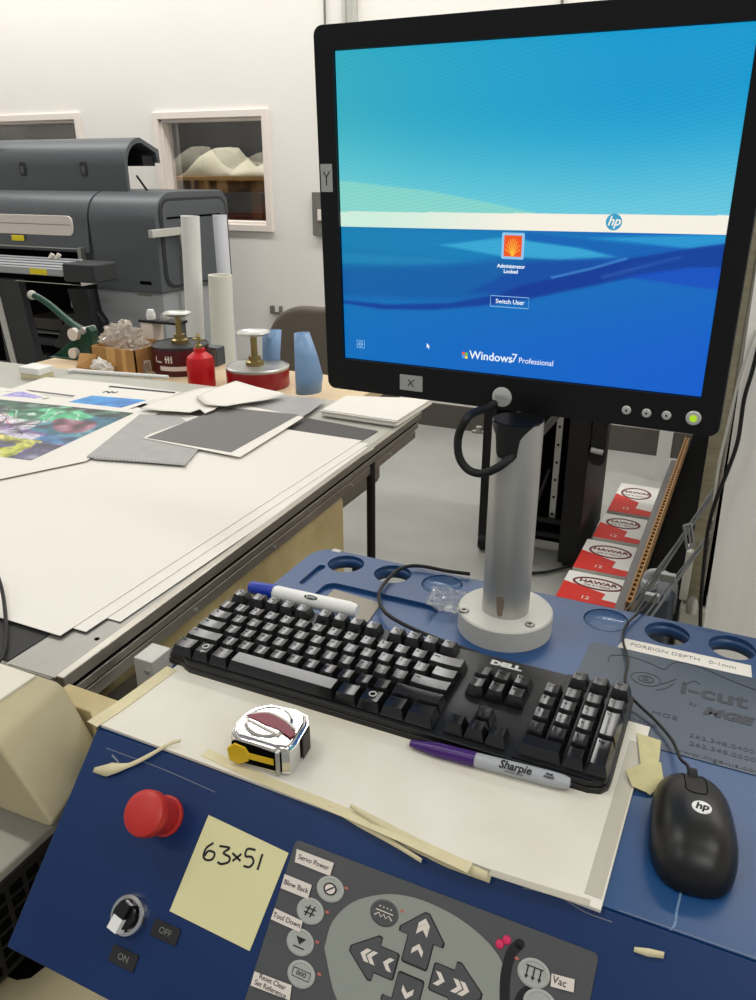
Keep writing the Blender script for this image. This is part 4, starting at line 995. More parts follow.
o = S('grey_film', 'translucent grey film sheet with a ruler edge in the middle of the table', 'sheet', ((87, 456), (140, 414), (178, 416), (210, 436), (185, 465), (95, 459)), z+.0034, m_filmg)
obj('ruler_strip', sheet(B(), ((86.5, 457), (89, 454), (187, 462), (185, 465.5)), z+.0040, .0004), m_filmg, o, bevel=.0002)
bm = B()
for k in range(26):
    t = k/25; x, y = 89+96*t, 455.3+8.5*t; p = AZ(x, y, z+.0042); q = AZ(x+.8, y+(2.2 if k % 5 else 4.0), z+.0042); stroke(bm, [(p.x, p.y), (q.x, q.y)], .0012, z+.0041, z+.0043, sm=False)
obj('ruler_marks', bm, m_inkgrey, o)
o = S('backing_sheet', 'white sheet under the dark grey rectangle, right of the grey film', 'sheet', ((143, 438), (150, 434), (238, 404), (304, 417), (240, 457)), z+.0046, m_paper)
S('dark_rectangle', 'dark grey rectangular sheet lying on a white sheet, mid table', 'sheet', ((147, 437.5), (210, 412), (232, 408), (299, 414.5), (231, 452)), z+.0054, m_mat)
# folded white papers
def blob(name, label, px, z, amp, seed, m=m_paper, sub=12, th=.0006):
    P = [AZ(x, y, z) for x, y in px]; bm = B()
    vs = [bm.verts.new((p.x, p.y, z)) for p in P]; bm.faces.new(vs)
    bmesh.ops.triangulate(bm, faces=bm.faces); bmesh.ops.subdivide_edges(bm, edges=bm.edges, cuts=5, use_grid_fill=True)
    for v in bm.verts: v.co.z += amp*(.5+noise.noise(v.co*9+V((seed, 0, 0))))
    o = obj(name, bm, m, smooth='full'); s = o.modifiers.new('s', 'SOLIDIFY'); s.thickness = th; s.offset = 1
    return tag(o, label, 'paper', 'folded white papers on the table')
blob('folded_paper', 'crumpled torn white paper in front of the red cans', ((140, 410), (160, 400), (200, 390), (240, 386), (226, 404), (214, 412), (205, 415), (200, 411), (190, 414), (160, 413)), z+.0062, .007, 1)
blob('folded_paper', 'folded white paper with a raised edge by the right red can', ((196, 398), (236, 383), (248, 386), (286, 395), (262, 401), (226, 408), (205, 406)), z+.0135, .005, 4)
S('clear_sleeve', 'greyish clear sleeve lying behind the white folded papers', 'sheet', ((232, 407), (287, 396), (326, 400), (310, 412), (300, 418)), z+.0030, m_filmg)
# stack of paper
sg = 'paper stack by the monitor'
P = [AZ(x, y, TZ+.016) for x, y in ((322, 410), (346, 396), (432, 399), (397, 421))]
so = None
for k in range(7):
    dx, dy = random.uniform(-.004, .004), random.uniform(-.003, .003); bm = B()
    prism(bm, [(p.x+dx, p.y+dy) for p in P][::-1], TZ+.0032+.0019*k, TZ+.0050+.0019*k)
    tag(obj('paper_ream', bm, m_paper), 'white paper in the neat stack on the far right corner of the table', 'paper', sg)
# small items at the far edge of the table
p = AZ(34, 377, TZ); t = thing('small_box', 'small white lidded box at the far left edge of the cutting table', 'box', loc=(p.x, p.y, TZ))
a = AZ(22, 377, TZ+.0005); b = AZ(47, 378, TZ+.0005)
bm = B(); box(bm, (a.x, a.y-.004, TZ), (b.x, a.y+.045, TZ+.012)); obj('tray', bm, m_tape, t, bevel=.001)
bm = B(); box(bm, (a.x-.002, a.y-.006, TZ+.012), (b.x+.002, a.y+.047, TZ+.030)); obj('lid', bm, m_white, t, bevel=.002)
a = AZ(76, 371, TZ+.006); b = AZ(168, 377, TZ+.006)
bm = B(); tube(bm, [a+V((-.02, -.012, 0)), a+V((-.012, .004, .001)), a+V((.01, .006, 0)), b], .005, 10); tag(obj('white_tube', bm, m_white, smooth=True), 'thin white tube with a curled end along the far table edge', 'tube')
bm = B(); tube(bm, [AZ(-8, 560, TZ+.04), AZ(2, 590, TZ+.02), AZ(6, 625, TZ+.008), AZ(4, 652, TZ+.006), AZ(-6, 668, TZ+.006)], .0024, 8); tag(obj('black_cable', bm, m_blackm, smooth=True), 'black cable end at the left edge of the picture over the mat', 'cable')

# ================================================================ cream gantry cover and neighbours
g = thing('gantry_cover', 'cream rounded plastic cover of the cutter beam left of the console', 'cover', loc=(-.62, .42, .8))
near = [(-.95, .935), (-.578, .935), (-.566, .929), (-.514, .858), (-.520, .852), (-.95, .83)]
far = [(-.95, .935), (-.590, .935), (-.580, .930), (-.542, .862), (-.548, .856), (-.95, .83)]
bm = B(); F_ = [bm.verts.new((x, .483, z)) for x, z in far]; N_ = [bm.verts.new((x, .388, z)) for x, z in near]
n = len(far)
for i in range(n):
    j = (i+1) % n; bm.faces.new((F_[i], F_[j], N_[j], N_[i]))
bm.faces.new(F_[::-1]); bm.faces.new(N_)
obj('cover_shell', bm, m_cream, g, bevel=.013, bseg=5)
bm = B(); box(bm, (-1.0, .388, .931), (-.6135, .478, .938)); obj('beam_plate', bm, m_paper2, g, bevel=.001, label='pale flat beam plate')
bm = B(); prism(bm, [(-.612, .487), (-.556, .487), (-.532, .470), (-.538, .514), (-.612, .515)], .872, .905); tag(obj('cream_block', bm, m_creamd, bevel=.002), 'small cream block between the gantry cover and the table rail', 'block')
vh = thing('vent_housing', 'grey housing with a dark perforated side below the gantry cover', 'housing', loc=(-.65, .45, .70))
bm = B(); box(bm, (-.85, .30, .700), (-.552, .49, .818)); obj('housing_shell', bm, mat('tan grey steel', 'a5a093', .5, var=.08), vh, bevel=.003)
bm = B(); box(bm, (-.552, .305, .705), (-.549, .486, .808)); gs = obj('grille', bm, m_blackm, vh)
bm = B()
for i in range(8):
    for j in range(6): box(bm, (-.549, .315+.02*i, .712+.015*j), (-.5482, .329+.02*i, .722+.015*j))
obj('grille_pads', bm, m_hole, gs)
mb = thing('machine_base', 'cream machine base with a dark opening at the bottom left corner', 'base', loc=(-.7, .35, 0))
bm = B(); box(bm, (-1.1, .15, 0), (-.41, .50, .690)); obj('base_shell', bm, m_cream, mb, bevel=.02, bseg=4)
bm = B(); p = [AZ(x, y, .693) for x, y in ((-30, 958), (-10, 935), (30, 925), (75, 940), (62, 952), (48, 962), (30, 976), (16, 978), (0, 972), (-30, 990))]
prism(bm, [(q.x, q.y) for q in p], .688, .693); obj('opening', bm, m_hole, mb)
# ================================================================ pale wooden bench behind the table
BZ = .85
wb = thing('work_bench', 'pale wood topped bench behind the cutting table', 'bench', loc=(-1.9, 1.95, 0))
bm = B(); box(bm, (-2.06, 1.74, BZ-.03), (-.935, 2.07, BZ)); obj('bench_top', bm, m_wood, wb, bevel=.003)
for x in (-2.03, -1.3):
    for y in (1.76, 2.02):
        bm = B(); box(bm, (x, y, 0), (x+.04, y+.03, BZ-.03)); obj('leg', bm, m_steel, wb)
def onb(px, py): return AZ(px, py, BZ)

# green lever press
p = onb(84, 361); PY = 1.93
pr = thing('lever_press', 'dark green cast lever press on the bench beside the cardboard box', 'press', loc=(AY(84, 355, PY).x, PY, BZ))
def yz(px, py, Y=PY): q = AY(px, py, Y); return q
def prY(name, pts, y0, y1, m, parent, bev=.003, label=None):
    q = [yz(*a) for a in pts]; bm = B(); prism(bm, [(a.x, max(a.z, BZ+.0004)) for a in q], -y1, -y0, MF); return obj(name, bm, m, parent, bevel=bev, label=label)
a = yz(55, 366); b = yz(96, 366)
prY('base', ((53, 371), (56, 360), (95, 356), (97, 371)), PY-.03, PY+.09, m_green, pr)
prY('frame', ((56, 361), (76, 338), (82, 335), (88, 345), (88, 362)), PY-.008, PY+.012, m_green, pr)
prY('column', ((83, 362), (83, 330), (90, 326), (94, 331), (95, 362)), PY-.012, PY+.018, m_green, pr)
bm = B(); q = [yz(*a) for a in ((31, 296), (37, 296.5), (50, 305), (64, 317), (76, 326), (88, 332))]
tube(bm, [V((a.x, PY, a.z)) for a in q], (.010, .016), 10, flat=.010); lv = obj('lever', bm, m_green, pr, smooth=True)
a = yz(33, 296); bm = B(); bmesh.ops.create_uvsphere(bm, u_segments=14, v_segments=8, radius=.015, matrix=T(a.x-.004, PY, a.z+.003)); obj('lever_knob', bm, m_base, lv, smooth=True)
for px, py, r in ((79, 333, .02), (79, 352, .017)):
    a = yz(px, py); bm = B(); cyl(bm, (a.x, PY-.03, a.z), (a.x, PY-.012, a.z), r, n=16); obj('hub', bm, m_label, pr, smooth=True)
a = yz(87, 330); bm = B(); cyl(bm, (a.x, PY-.022, a.z), (a.x, PY+.03, a.z), .011, n=12); obj('pivot', bm, m_steel, pr)

# open cardboard box of bubble wrap
cb = thing('cardboard_box', 'small open cardboard box with flaps on the bench', 'box', loc=(yz(122, 368, 1.84).x, 1.9, BZ))
x0, x1 = AY(93, 366, 1.82).x, AY(136, 366, 1.82).x
y0, y1, zb, ztp = 1.82, 1.98, BZ, BZ+.075
bm = B(); w = .004
for lo, hi in (((x0, y0, zb), (x1, y0+w, ztp)), ((x0, y1-w, zb), (x1, y1, ztp)), ((x0, y0, zb), (x0+w, y1, ztp)), ((x1-w, y0, zb), (x1, y1, ztp)), ((x0, y0, zb), (x1, y1, zb+w))): box(bm, lo, hi)
obj('box_body', bm, m_card, cb)
bm = B(); prism(bm, [(x1-.11, .02), (x1-.075, .02), (x1-.075, .075), (x1-.11, .075)], 0, .0008, T(0, y0-.0002, zb) @ MF); prism(bm, [(x1-.05, 0), (x1-.034, 0), (x1-.034, .075), (x1-.05, .075)], 0, .0008, T(0, y0-.0002, zb) @ MF); obj('packing_tape', bm, mat('packing tape', 'd3a668', .3), cb)
bm = B(); q = [AY(x, y, Y) for x, y, Y in ((76, 367, 1.77), (93, 369, 1.79), (97, 354, 1.82), (80, 353, 1.82))]; vs = [bm.verts.new(a) for a in q]; bm.faces.new(vs); o = obj('flap', bm, m_card, cb); s = o.modifiers.new('s', 'SOLIDIFY'); s.thickness = .004
q = AY(108, 344, 1.9); bm = B(); crumple(bm, (x0+.055, 1.90, BZ+.078), .050, .5, 3, 4, 2, (1.2, .8, 1.05), zmin=BZ+.006); tag(obj('bubble_wrap', bm, m_film), 'crumpled clear bubble wrap bulging from the cardboard box beside the green press', 'bubble wrap')
q = AY(131, 350, 1.9); bm = B(); crumple(bm, (x1-.05, 1.90, BZ+.066), .030, .5, 3, 3, 5, (1.1, .9, .8), zmin=BZ+.006); tag(obj('bubble_wrap', bm, m_film), 'smaller wad of bubble wrap at the right end of the cardboard box', 'bubble wrap')
bm = B(); q = AY(103, 367, 1.80); crumple(bm, (q.x, 1.795, BZ+.022), .026, .5, 2, 3, 9, (1.3, .6, .8), zmin=BZ+.001); tag(obj('crumpled_paper', bm, m_paper), 'small crumpled white paper leaning on the box front flap', 'paper')

# white metal dispenser bracket
Yb = 2.0
a = yz(140, 322, Yb); b = yz(152, 322, Yb); c = yz(174, 322, Yb); zb0 = BZ
db = thing('metal_bracket', 'tall white metal bracket with knobs on top, left of the dark red can', 'bracket', loc=(a.x, Yb, BZ))
bm = B(); box(bm, (a.x, Yb, zb0), (b.x, Yb+.05, a.z)); obj('side_panel', bm, m_label, db, bevel=.002)
bm = B(); box(bm, (a.x-.004, Yb-.004, a.z), (c.x+.01, Yb+.054, a.z+.008)); obj('top_plate', bm, m_blackm, db, bevel=.001)
bm = B(); box(bm, (c.x-.004, Yb+.03, zb0), (c.x+.004, Yb+.05, a.z)); obj('rear_panel', bm, m_printer, db)
for px, h, m in ((147, .03, m_white), (161, .022, m_steel)):
    q = yz(px, 320, Yb); bm = B(); lathe(bm, [(.014, 0), (.015, h*.5), (.010, h), (0, h)], T(q.x, Yb+.02, a.z+.008), 16); obj('knob', bm, m, db, smooth=True)
q = yz(148, 370, 1.80); bm = B(); lathe(bm, [(.012, 0), (.013, .01), (.012, .05), (.008, .055)], T(q.x-.002, 1.80, BZ), 16); tag(obj('glass_vial', bm, m_clear, smooth=True), 'small clear glass vial at the foot of the white bracket', 'vial')

# plunger cans
def plunger_can(name, lab, cx, Y, r, h, body, stem_h, pan_r, dz=0, off=0, lid=None):
    t = thing(name, lab, 'can', M=T(cx, Y, BZ), world=False, group='plunger cans on the bench')
    bd = obj('can_body', lathe(B(), [(r-.003, 0), (r, .004), (r, h-.006), (r-.002, h)], n=40), body, t, smooth=True)
    obj('lid', lathe(B(), [(r, h-.004), (r+.001, h+.002), (r-.004, h+.005), (r-.006, h+.002), (.03, h+.004), (0, h+.004)], n=40), lid or m_steel, t, smooth=True, label='dark lid' if lid else 'silver lid')
    obj('pump_collar', lathe(B(), [(.026, h+.003), (.026, h+.014), (.017, h+.018), (.017, h+.030), (0, h+.030)], T(off, 0, 0), 20), mat('brass', '9a8a5a', .35, metal=.9) if 'brass' not in MATS else MATS['brass'], t, smooth=True)
    obj('plunger_rod', lathe(B(), [(.009, h+.028), (.009, h+stem_h)], T(off, 0, 0), 14), MATS['brass'], t, smooth=True)
    obj('pan', lathe(B(), [(.008, h+stem_h-.006), (pan_r*.7, h+stem_h), (pan_r, h+stem_h+.008), (pan_r-.002, h+stem_h+.0095), (pan_r*.7, h+stem_h+.002), (0, h+stem_h+.001)], T(off, 0, 0), 32), m_steel, t, smooth=True, label='shallow steel pan')
    return t, bd
Y1_ = 1.90
a = AY(152, 350, Y1_); b = AY(197, 350, Y1_); cx = (a.x+b.x)/2; r = (b.x-a.x)/2; h = AY(175, 346, Y1_).z-BZ
t, bd = plunger_can('plunger_can', 'dark red plunger safety can behind the red squeeze bottle', cx, Y1_+.03, r, h, m_darkred, .085, .043, lid=m_printerd)
bm = B()
wrapf = lambda u, v: None
def bandtext(s, z, size, a0, parent, m):
    bm = B(); me = textmesh(s, size, ex=.0004, bold=.0008)
    for v in me.vertices:
        th = a0+v.co.x/r; rr = r+.0006+v.co.z; v.co = V((rr*math.sin(th), -rr*math.cos(th), z+v.co.y))
    bm.from_mesh(me); return obj('lettering', bm, m, parent)
bm = B()
def cpt_(th, z, rr): return bm.verts.new((rr*math.sin(th), -rr*math.cos(th), z))
def cband(t0, t1, z0, z1, rr, mi=0, n=10):
    for i in range(n):
        a_, b_ = t0+(t1-t0)*i/n, t0+(t1-t0)*(i+1)/n
        bm.faces.new((cpt_(a_, z0, rr), cpt_(b_, z0, rr), cpt_(b_, z1, rr), cpt_(a_, z1, rr))).material_index = mi
cband(-.15, .95, h*.22, h*.38, r+.0008)
for t0 in (-.1, .06, .2, .36, .5, .66, .8): cband(t0, t0+.09, h*.27, h*.33, r+.0014, 1, 2)
for t0, z0, z1 in ((-.35, .5, .72), (-.28, .5, .55), (.1, .5, .75), (.2, .5, .75), (.3, .5, .75), (.06, .62, .66)): cband(t0, t0+(.05 if z1-z0 > .1 else .22), h*z0, h*z1, r+.0008, 0, 2)
bmesh.ops.remove_doubles(bm, verts=bm.verts, dist=1e-6)
obj('printed_marks', bm, [m_label, m_darkred], bd)
a = AY(228, 375, 1.86); b = AY(281, 375, 1.86); cx2 = (a.x+b.x)/2; r = (b.x-a.x)/2; h2 = AY(255, 377, 1.86-r).z-BZ
t, bd = plunger_can('plunger_can', 'bright red plunger safety can with silver lid, nearest the blue tubes', cx2, 1.88, r, max(.05, h2), m_redpaint, .088, .048, off=-.008)
# grey tin behind the bottle
a = AY(196, 346, 2.02); b = AY(216, 346, 2.02)
bm = B(); box(bm, (a.x, 2.02, BZ), (b.x, 2.065, a.z)); tn = obj('metal_tin', bm, m_printer, bevel=.003); tag(tn, 'dark grey metal tin standing behind the red squeeze bottle', 'tin')
bm = B(); box(bm, (a.x+.004, 2.019, BZ+.006), (b.x-.004, 2.02, a.z-.006)); obj('tin_panel', bm, m_steel, tn)
# red squeeze bottle
q = AY(202, 383, 1.80); rb = (AY(214, 370, 1.80).x-q.x)*.86
bt = thing('squeeze_bottle', 'bright red squeeze bottle with brass nozzle between the two plunger cans', 'bottle', M=T(q.x, 1.80, BZ), world=False)
hh = AY(202, 352, 1.80).z-BZ
obj('bottle_body', lathe(B(), [(rb*.93, 0), (rb, .004), (rb, hh*.72), (rb*.9, hh*.86), (rb*.55, hh*.97), (rb*.42, hh), (rb*.40, hh+.010), (0, hh+.010)], n=32), m_redb, bt, smooth=True)
obj('nozzle', lathe(B(), [(.010, hh+.008), (.010, hh+.018), (.005, hh+.022), (.004, hh+.040), (.006, hh+.042), (.002, hh+.052), (0, hh+.052)], n=14), MATS['brass'], bt, smooth=True)
bm = B(); cyl(bm, (-.018, 0, hh+.034), (.018, 0, hh+.034), .003, n=8); obj('nozzle_bar', bm, MATS['brass'], bt)

# rolled pale blue tubes on the bench
def roll(name, lab, pts, Y, m):
    """pts: silhouette left/right pairs from bottom to top in the photo"""
    rings = []; bm = B(); n = 24
    for (xl, yl), (xr, yr) in pts:
        a = AY(xl, yl, Y); b = AY(xr, yr, Y); c = (a+b)/2; rx = (b.x-a.x)/2; sl = (b.z-a.z)/(2*rx)
        rings.append([bm.verts.new((c.x+rx*math.cos(2*PI*i/n), Y+min(rx, .035)*math.sin(2*PI*i/n), c.z+sl*rx*math.cos(2*PI*i/n))) for i in range(n)])
    for a, b in zip(rings, rings[1:]):
        for i in range(n): bm.faces.new((a[i], a[(i+1) % n], b[(i+1) % n], b[i]))
    o = obj(name, bm, m, smooth=True); s = o.modifiers.new('s', 'SOLIDIFY'); s.thickness = .003
    o['label'] = lab; o['category'] = 'tube'; o['group'] = 'pale blue tubes on the bench'; return o
bz = AY(270, 383, 1.98)
roll('rolled_tube', 'pale blue rolled tube behind the bright red can', (((264, 378.5), (278, 378.5)), ((263.5, 331), (280, 331))), 1.97, m_blueT)
roll('rolled_tube', 'pale blue rolled tube with slanting right side, beside the monitor edge', (((297.5, 392), (320, 392.5)), ((297, 378), (321.5, 376.5)), ((296, 355), (316, 356)), ((295, 333), (308.5, 333))), 1.80, m_blueT)

# office chair behind bench
CYc = 2.35
a = AY(262, 350, CYc); tp = AY(318, 308, CYc+.04)
ch = thing('office_chair', 'grey brown upholstered chair back behind the bench beside the monitor', 'chair', loc=(a.x+.24, CYc, 0))
cxx = a.x+.245
bm = B(); prism(bm, rrect(cxx-.25, tp.z-.48, cxx+.25, tp.z, .15, 10), -(CYc+.09), -(CYc+.03), MF); obj('backrest', bm, m_fabric, ch, bevel=.022, bseg=4)
bm = B(); prism(bm, rrect(cxx-.24, CYc-.46, cxx+.24, CYc-.02, .06), .44, .52); obj('seat', bm, m_fabric, ch, bevel=.02)
bm = B(); box(bm, (cxx-.03, CYc+.09, .44), (cxx+.03, CYc+.11, tp.z-.1)); box(bm, (cxx-.03, CYc-.22, .42), (cxx+.03, CYc+.11, .44)); obj('back_bar', bm, m_blackm, ch)
bm = B(); cyl(bm, (cxx, CYc-.2, .08), (cxx, CYc-.2, .44), .025); obj('gas_column', bm, m_blackm, ch)
for k in range(5):
    an = k*2*PI/5; bm = B(); cyl(bm, (cxx, CYc-.2, .09), (cxx+.28*math.cos(an), CYc-.2+.28*math.sin(an), .06), .018, .013, n=10); lg = obj('leg', bm, m_blackm, ch)
    bm = B(); cyl(bm, (cxx+.28*math.cos(an)-.01, CYc-.2+.28*math.sin(an), .03), (cxx+.28*math.cos(an)+.01, CYc-.2+.28*math.sin(an), .03), .03, n=14); obj('caster', bm, m_blackm, lg)

# ================================================================ wide format printer
FY, RYp = 3.30, 3.92
XR = AY(157, 240, FY).x
pt = thing('wide_format_printer', 'large charcoal wide format printer along the back wall at left', 'printer', loc=(XR-1.0, 3.5, 0))
ztop = 1.315; zbot = AY(150, 293, FY).z
def px_x(px, py, Y=FY): return AY(px, py, Y).x
seam = px_x(90, 240)
def bodyprof(e=0):
    out = [(FY-e, zbot), (FY-e-.0, ztop-.16)]
    for i in range(9):
        a = PI-PI/2*i/8; out.append((FY+.14-e+.14*math.cos(a), ztop-.14+.14*math.sin(a)+e*.3))
    out += [(RYp-.05, ztop+e*.3), (RYp, ztop-.05), (RYp, zbot)]
    return out
bm = B(); prism(bm, bodyprof(0), seam+.006, XR, MS); obj('end_housing', bm, m_printer, pt, bevel=.006)
# main body with front opening
xl = -5.2
zo1 = AY(40, 250, FY).z     # top of the mouth
prof_ = [(FY-.02, zo1)]+[(y-.0, z) for y, z in bodyprof(0)[1:]]+[(FY+.30, zbot), (FY+.30, zo1)]
bm = B(); prism(bm, prof_, xl, seam-.004, MS); obj('main_housing', bm, m_printer, pt, bevel=.004)
# recessed side panel and groove on the end
ys0, ys1 = FY+.03, RYp-.02
bm = B(); prism(bm, rrect(ys0, zbot+.02, ys1, ztop-.03, .07), XR, XR+.006, MS); sp = obj('end_panel', bm, m_printerd, pt, bevel=.003)
bm = B(); prism(bm, rrect(ys0+.02, zbot+.03, ys1-.02, ztop-.045, .06), XR+.005, XR+.009, MS); obj('end_panel_face', bm, m_printer, sp, bevel=.002)
bm = B(); box(bm, (XR+.008, ys0+.05, ztop-.128), (XR+.0105, ys1-.07, ztop-.118)); obj('groove', bm, m_hole, sp)
q = AY(146, 283, FY); bm = B(); box(bm, (q.x-.035, FY-.004, q.z-.008), (q.x+.035, FY+.002, q.z+.008)); obj('handle_slot', bm, m_hole, pt)
# label strip, stickers, rails
a = AY(-20, 214, FY); b = AY(75, 236, FY); a2 = AY(75, 216, FY)
bm = B(); prism(bm, rrect(a.x, b.z, b.x, a2.z, .03), -FY, -FY+.012, MF); o = obj('name_panel', bm, m_label, pt, bevel=.002, label='warm white rounded panel')
bm = B(); q = AY(30, 223, FY); box(bm, (a.x+.01, FY-.0135, q.z-.004), (b.x-.01, FY-.012, q.z-.001)); obj('panel_line', bm, m_inkgrey, o)
def front(name, p0, p1, Y, d, m, parent=pt, bev=.002, label=None):
    a = AY(p0[0], p0[1], Y); b = AY(p1[0], p1[1], Y); bm = B(); box(bm, (min(a.x, b.x), Y, min(a.z, b.z)), (max(a.x, b.x), Y+d, max(a.z, b.z))); return obj(name, bm, m, parent, bevel=bev, label=label)
front('warning_sticker', (11, 235), (24, 241), FY-.024, .004, m_yel2, label='yellow warning sticker')
front('front_rail', (-20, 244), (80, 250), FY-.05, .03, m_alu)
q = AY(79, 252, FY-.05); bm = B(); box(bm, (q.x-.012, FY-.05, q.z-.05), (q.x+.012, FY-.02, q.z+.02)); obj('rail_end', bm, m_alu, pt, bevel=.002)
front('inner_cavity', (-40, 240), (92, 372), FY+.28, .01, m_hole)
front('carriage_block', (61, 263), (95, 284), FY-.45, .16, m_printerd, bev=.01)
zt4 = AY(30, 267, FY-.42).z
bm = B(); prism(bm, [(xl, FY-.42), (px_x(62, 265, FY-.42), FY-.42), (px_x(84, 262, FY-.04), FY-.04), (xl, FY-.04)], zt4-.036, zt4); bt_ = obj('platen', bm, m_printerl, pt, bevel=.006)
bm = B()
for k in range(4): box(bm, (xl, FY-.40+.09*k, zt4), (px_x(62, 265, FY-.42)-.01, FY-.40+.09*k+.012, zt4+.003))
obj('platen_ribs', bm, m_printer, bt_)
q = AY(38, 269, FY-.42); bm = B(); box(bm, (q.x-.055, FY-.4215, zt4-.032), (q.x+.055, FY-.419, zt4-.006)); obj('warning_sticker', bm, m_yel2, bt_, label='yellow warning sticker')
front('light_bar', (15, 280.5), (79, 285.5), FY-.43, .012, m_label, label='pale light bar')
for px in (52, 58.5):
    a = AY(px, 258, FY-.1); bm = B(); tube(bm, [(a.x, FY-.1, a.z-.07), (a.x-.012, FY-.11, a.z-.02), (a.x+.01, FY-.1, a.z+.02)], .012, 8); obj('hook', bm, m_label, pt, smooth=True)
# legs and lower shelves
bm = B(); q0 = AY(-8, 278, FY-.38); q1 = AY(10, 278, FY-.38); q2 = AY(26, 372, FY-.38)
prism(bm, [(q0.x, 0), (q1.x+.16, 0), (q1.x+.05, q0.z), (q0.x, q0.z)], -(FY-.34), -(FY-.38), MF); obj('leg_panel', bm, m_printerd, pt)
bm = B(); prism(bm, [(q0.x+.085, 0), (q0.x+.125, 0), (q0.x+.03, q0.z-.02), (q0.x-.01, q0.z-.02)], -(FY-.37), -(FY-.385), MF); obj('leg_trim', bm, m_base, pt)
for (p0, p1, m) in (((26, 316), (64, 332), mat('dull brown', '4d4640', .6)), ((26, 335), (66, 348), m_printerd), ((26, 352), (64, 366), m_printerd)): front('roll_shelf', p0, p1, FY+.02, .24, m, bev=.01)  # top shelf coloured a dull brown, the others printer dark
front('roll_shelf_lip', (24, 331), (60, 334), FY-.0, .05, m_printerl)
pts = ((53, 347), (68, 313), (96, 311), (104, 322), (98, 350), (70, 352))
q = [AY(x, y, FY-.02) for x, y in pts]; bm = B(); prism(bm, [(a.x, a.z) for a in q], -(FY+.2), -(FY-.02), MF); obj('roll_holder', bm, m_printerd, pt, bevel=.01)
q = AY(72, 302, FY-.03); bm = B(); lathe(bm, [(.028, -.03), (.028, .03), (0, .04)], T(q.x, FY+.0, q.z), 14); obj('roll_knob', bm, m_steel, pt, smooth=True)
# right pedestal
xa_ = px_x(98, 300, FY+.02); xb_ = XR-.015
bm = B(); q = [AY(x, y, FY+.02) for x, y in ((95, 288), (160, 291))]
prism(bm, [(xa_+.09, 0), (xb_, 0), (xb_, zbot), (xa_, zbot)], -(RYp-.08), -(FY+.02), MF); obj('pedestal', bm, m_printerl, pt, bevel=.006)
bm = B(); prism(bm, [(xa_+.02, 0), (xa_+.09, 0), (xa_+.0, zbot), (xa_-.14, zbot)], -(FY+.22), -(FY-.05), MF); obj('pedestal_brace', bm, m_printerd, pt, bevel=.004)
q = AY(145, 295, FY+.02); bm = B(); box(bm, (q.x-.05, FY+.016, q.z-.004), (q.x+.05, FY+.02, q.z+.004)); obj('rating_text', bm, m_inkgrey, pt)
# lifted scanner-like lid
LY = 3.42
lz1 = AY(60, 139, LY+.12).z
xle = px_x(125, 165, LY)
arc = [(LY, ztop-.02), (LY+.0, lz1-.14)]+[(LY+.13+.13*math.cos(PI-PI/2*i/7), lz1-.13+.13*math.sin(PI-PI/2*i/7)) for i in range(8)]+[(LY+.27, lz1-.055), (LY+.275, lz1-.12)]
inn = [(LY+.255, lz1-.115), (LY+.245, lz1-.070), (LY+.14, lz1-.025)]+[(LY+.125+.105*math.cos(PI/2+PI/2*i/5), lz1-.13+.105*math.sin(PI/2+PI/2*i/5)) for i in range(6)]+[(LY+.02, ztop-.02)]
bm = B(); prism(bm, arc+inn, xl, xle, MS); ld = obj('lid', bm, m_printer, pt, smooth=True, label='charcoal curved lid')
bm = B(); box(bm, (xl, LY+.16, lz1-.135), (xle-.02, LY+.255, lz1-.085)); obj('lid_lining', bm, m_blackm, ld)
bm = B(); cyl(bm, (xle-.02, LY+.10, lz1-.18), (xle+.04, LY+.12, ztop-.02), .006, n=8); obj('lid_strut', bm, m_blackm, ld)
for px in (23, 84):
    q = AY(px, 169, LY); bm = B(); prism(bm, [(q.x+a*.024, q.z+b*.036) for a, b in ((-.7, -1), (.7, -1), (1, -.5), (1, .5), (.7, 1), (-.7, 1), (-1, .5), (-1, -.5))], -LY, -LY+.006, MF); k = obj('latch', bm, m_printerd, ld, bevel=.002)
    bm = B(); prism(bm, rrect(q.x-.012, q.z-.02, q.x+.012, q.z+.014, .005), -LY+.005, -LY+.009, MF); obj('latch_tab', bm, m_printer, k)
q = AY(0, 141, LY+.06); bm = B(); box(bm, (q.x-.1, LY+.02, q.z-.012), (q.x+.03, LY+.03, q.z+.012)); obj('lid_badge', bm, m_label, ld)
# arm on the printer's end
a = AX(150, 234, XR+.02); b = AX(181, 243, XR+.02)
bm = B(); box(bm, (XR+.009, a.y, a.z-.018), (XR+.035, b.y, a.z+.018)); 
obj('side_arm', bm, m_base, pt, bevel=.002)
bm = B(); q = [AY(180, 240, b.y), AY(197, 350, b.y-.02)]; cyl(bm, (XR+.03, b.y, a.z), (XR+.13, b.y-.02, .30), .014, n=8); obj('side_strut', bm, m_base, pt)

# tall white tubes
def bigtube(lab, top, bot, wpx, Y, m, dia=None):
    a = AY(*top, Y); b = AY(*bot, Y); d = (b-a); k = a.z/(a.z-b.z); e = a+d*k; e.z = 0.001
    r = wpx/2/FPX*(CAM-a).length*.93; bm = B()
    ax = (a-e).normalized(); M = Matrix.Translation(e) @ ax.to_track_quat('Z', 'Y').to_matrix().to_4x4(); L = (a-e).length
    lathe(bm, [(r, r*.25), (r, L)], M, 28, capb=True, capt=False); lathe(bm, [(r, L), (r-.006, L), (r-.006, L-.15), (0, L-.15)], M, 28, capb=False)
    return tag(obj('poster_tube', bm, m, smooth=True), lab, 'tube', 'tall white tubes beside the printer')
bigtube('tall white tube leaning left of the other two, against the printer end', (190, 216), (197, 366), 18.5, 3.12, m_white)
bigtube('white tube standing behind the thicker short tube beside the printer', (219.5, 215), (224, 275), 14, 3.55, mat('cool white tube', 'dcdde4', .5))
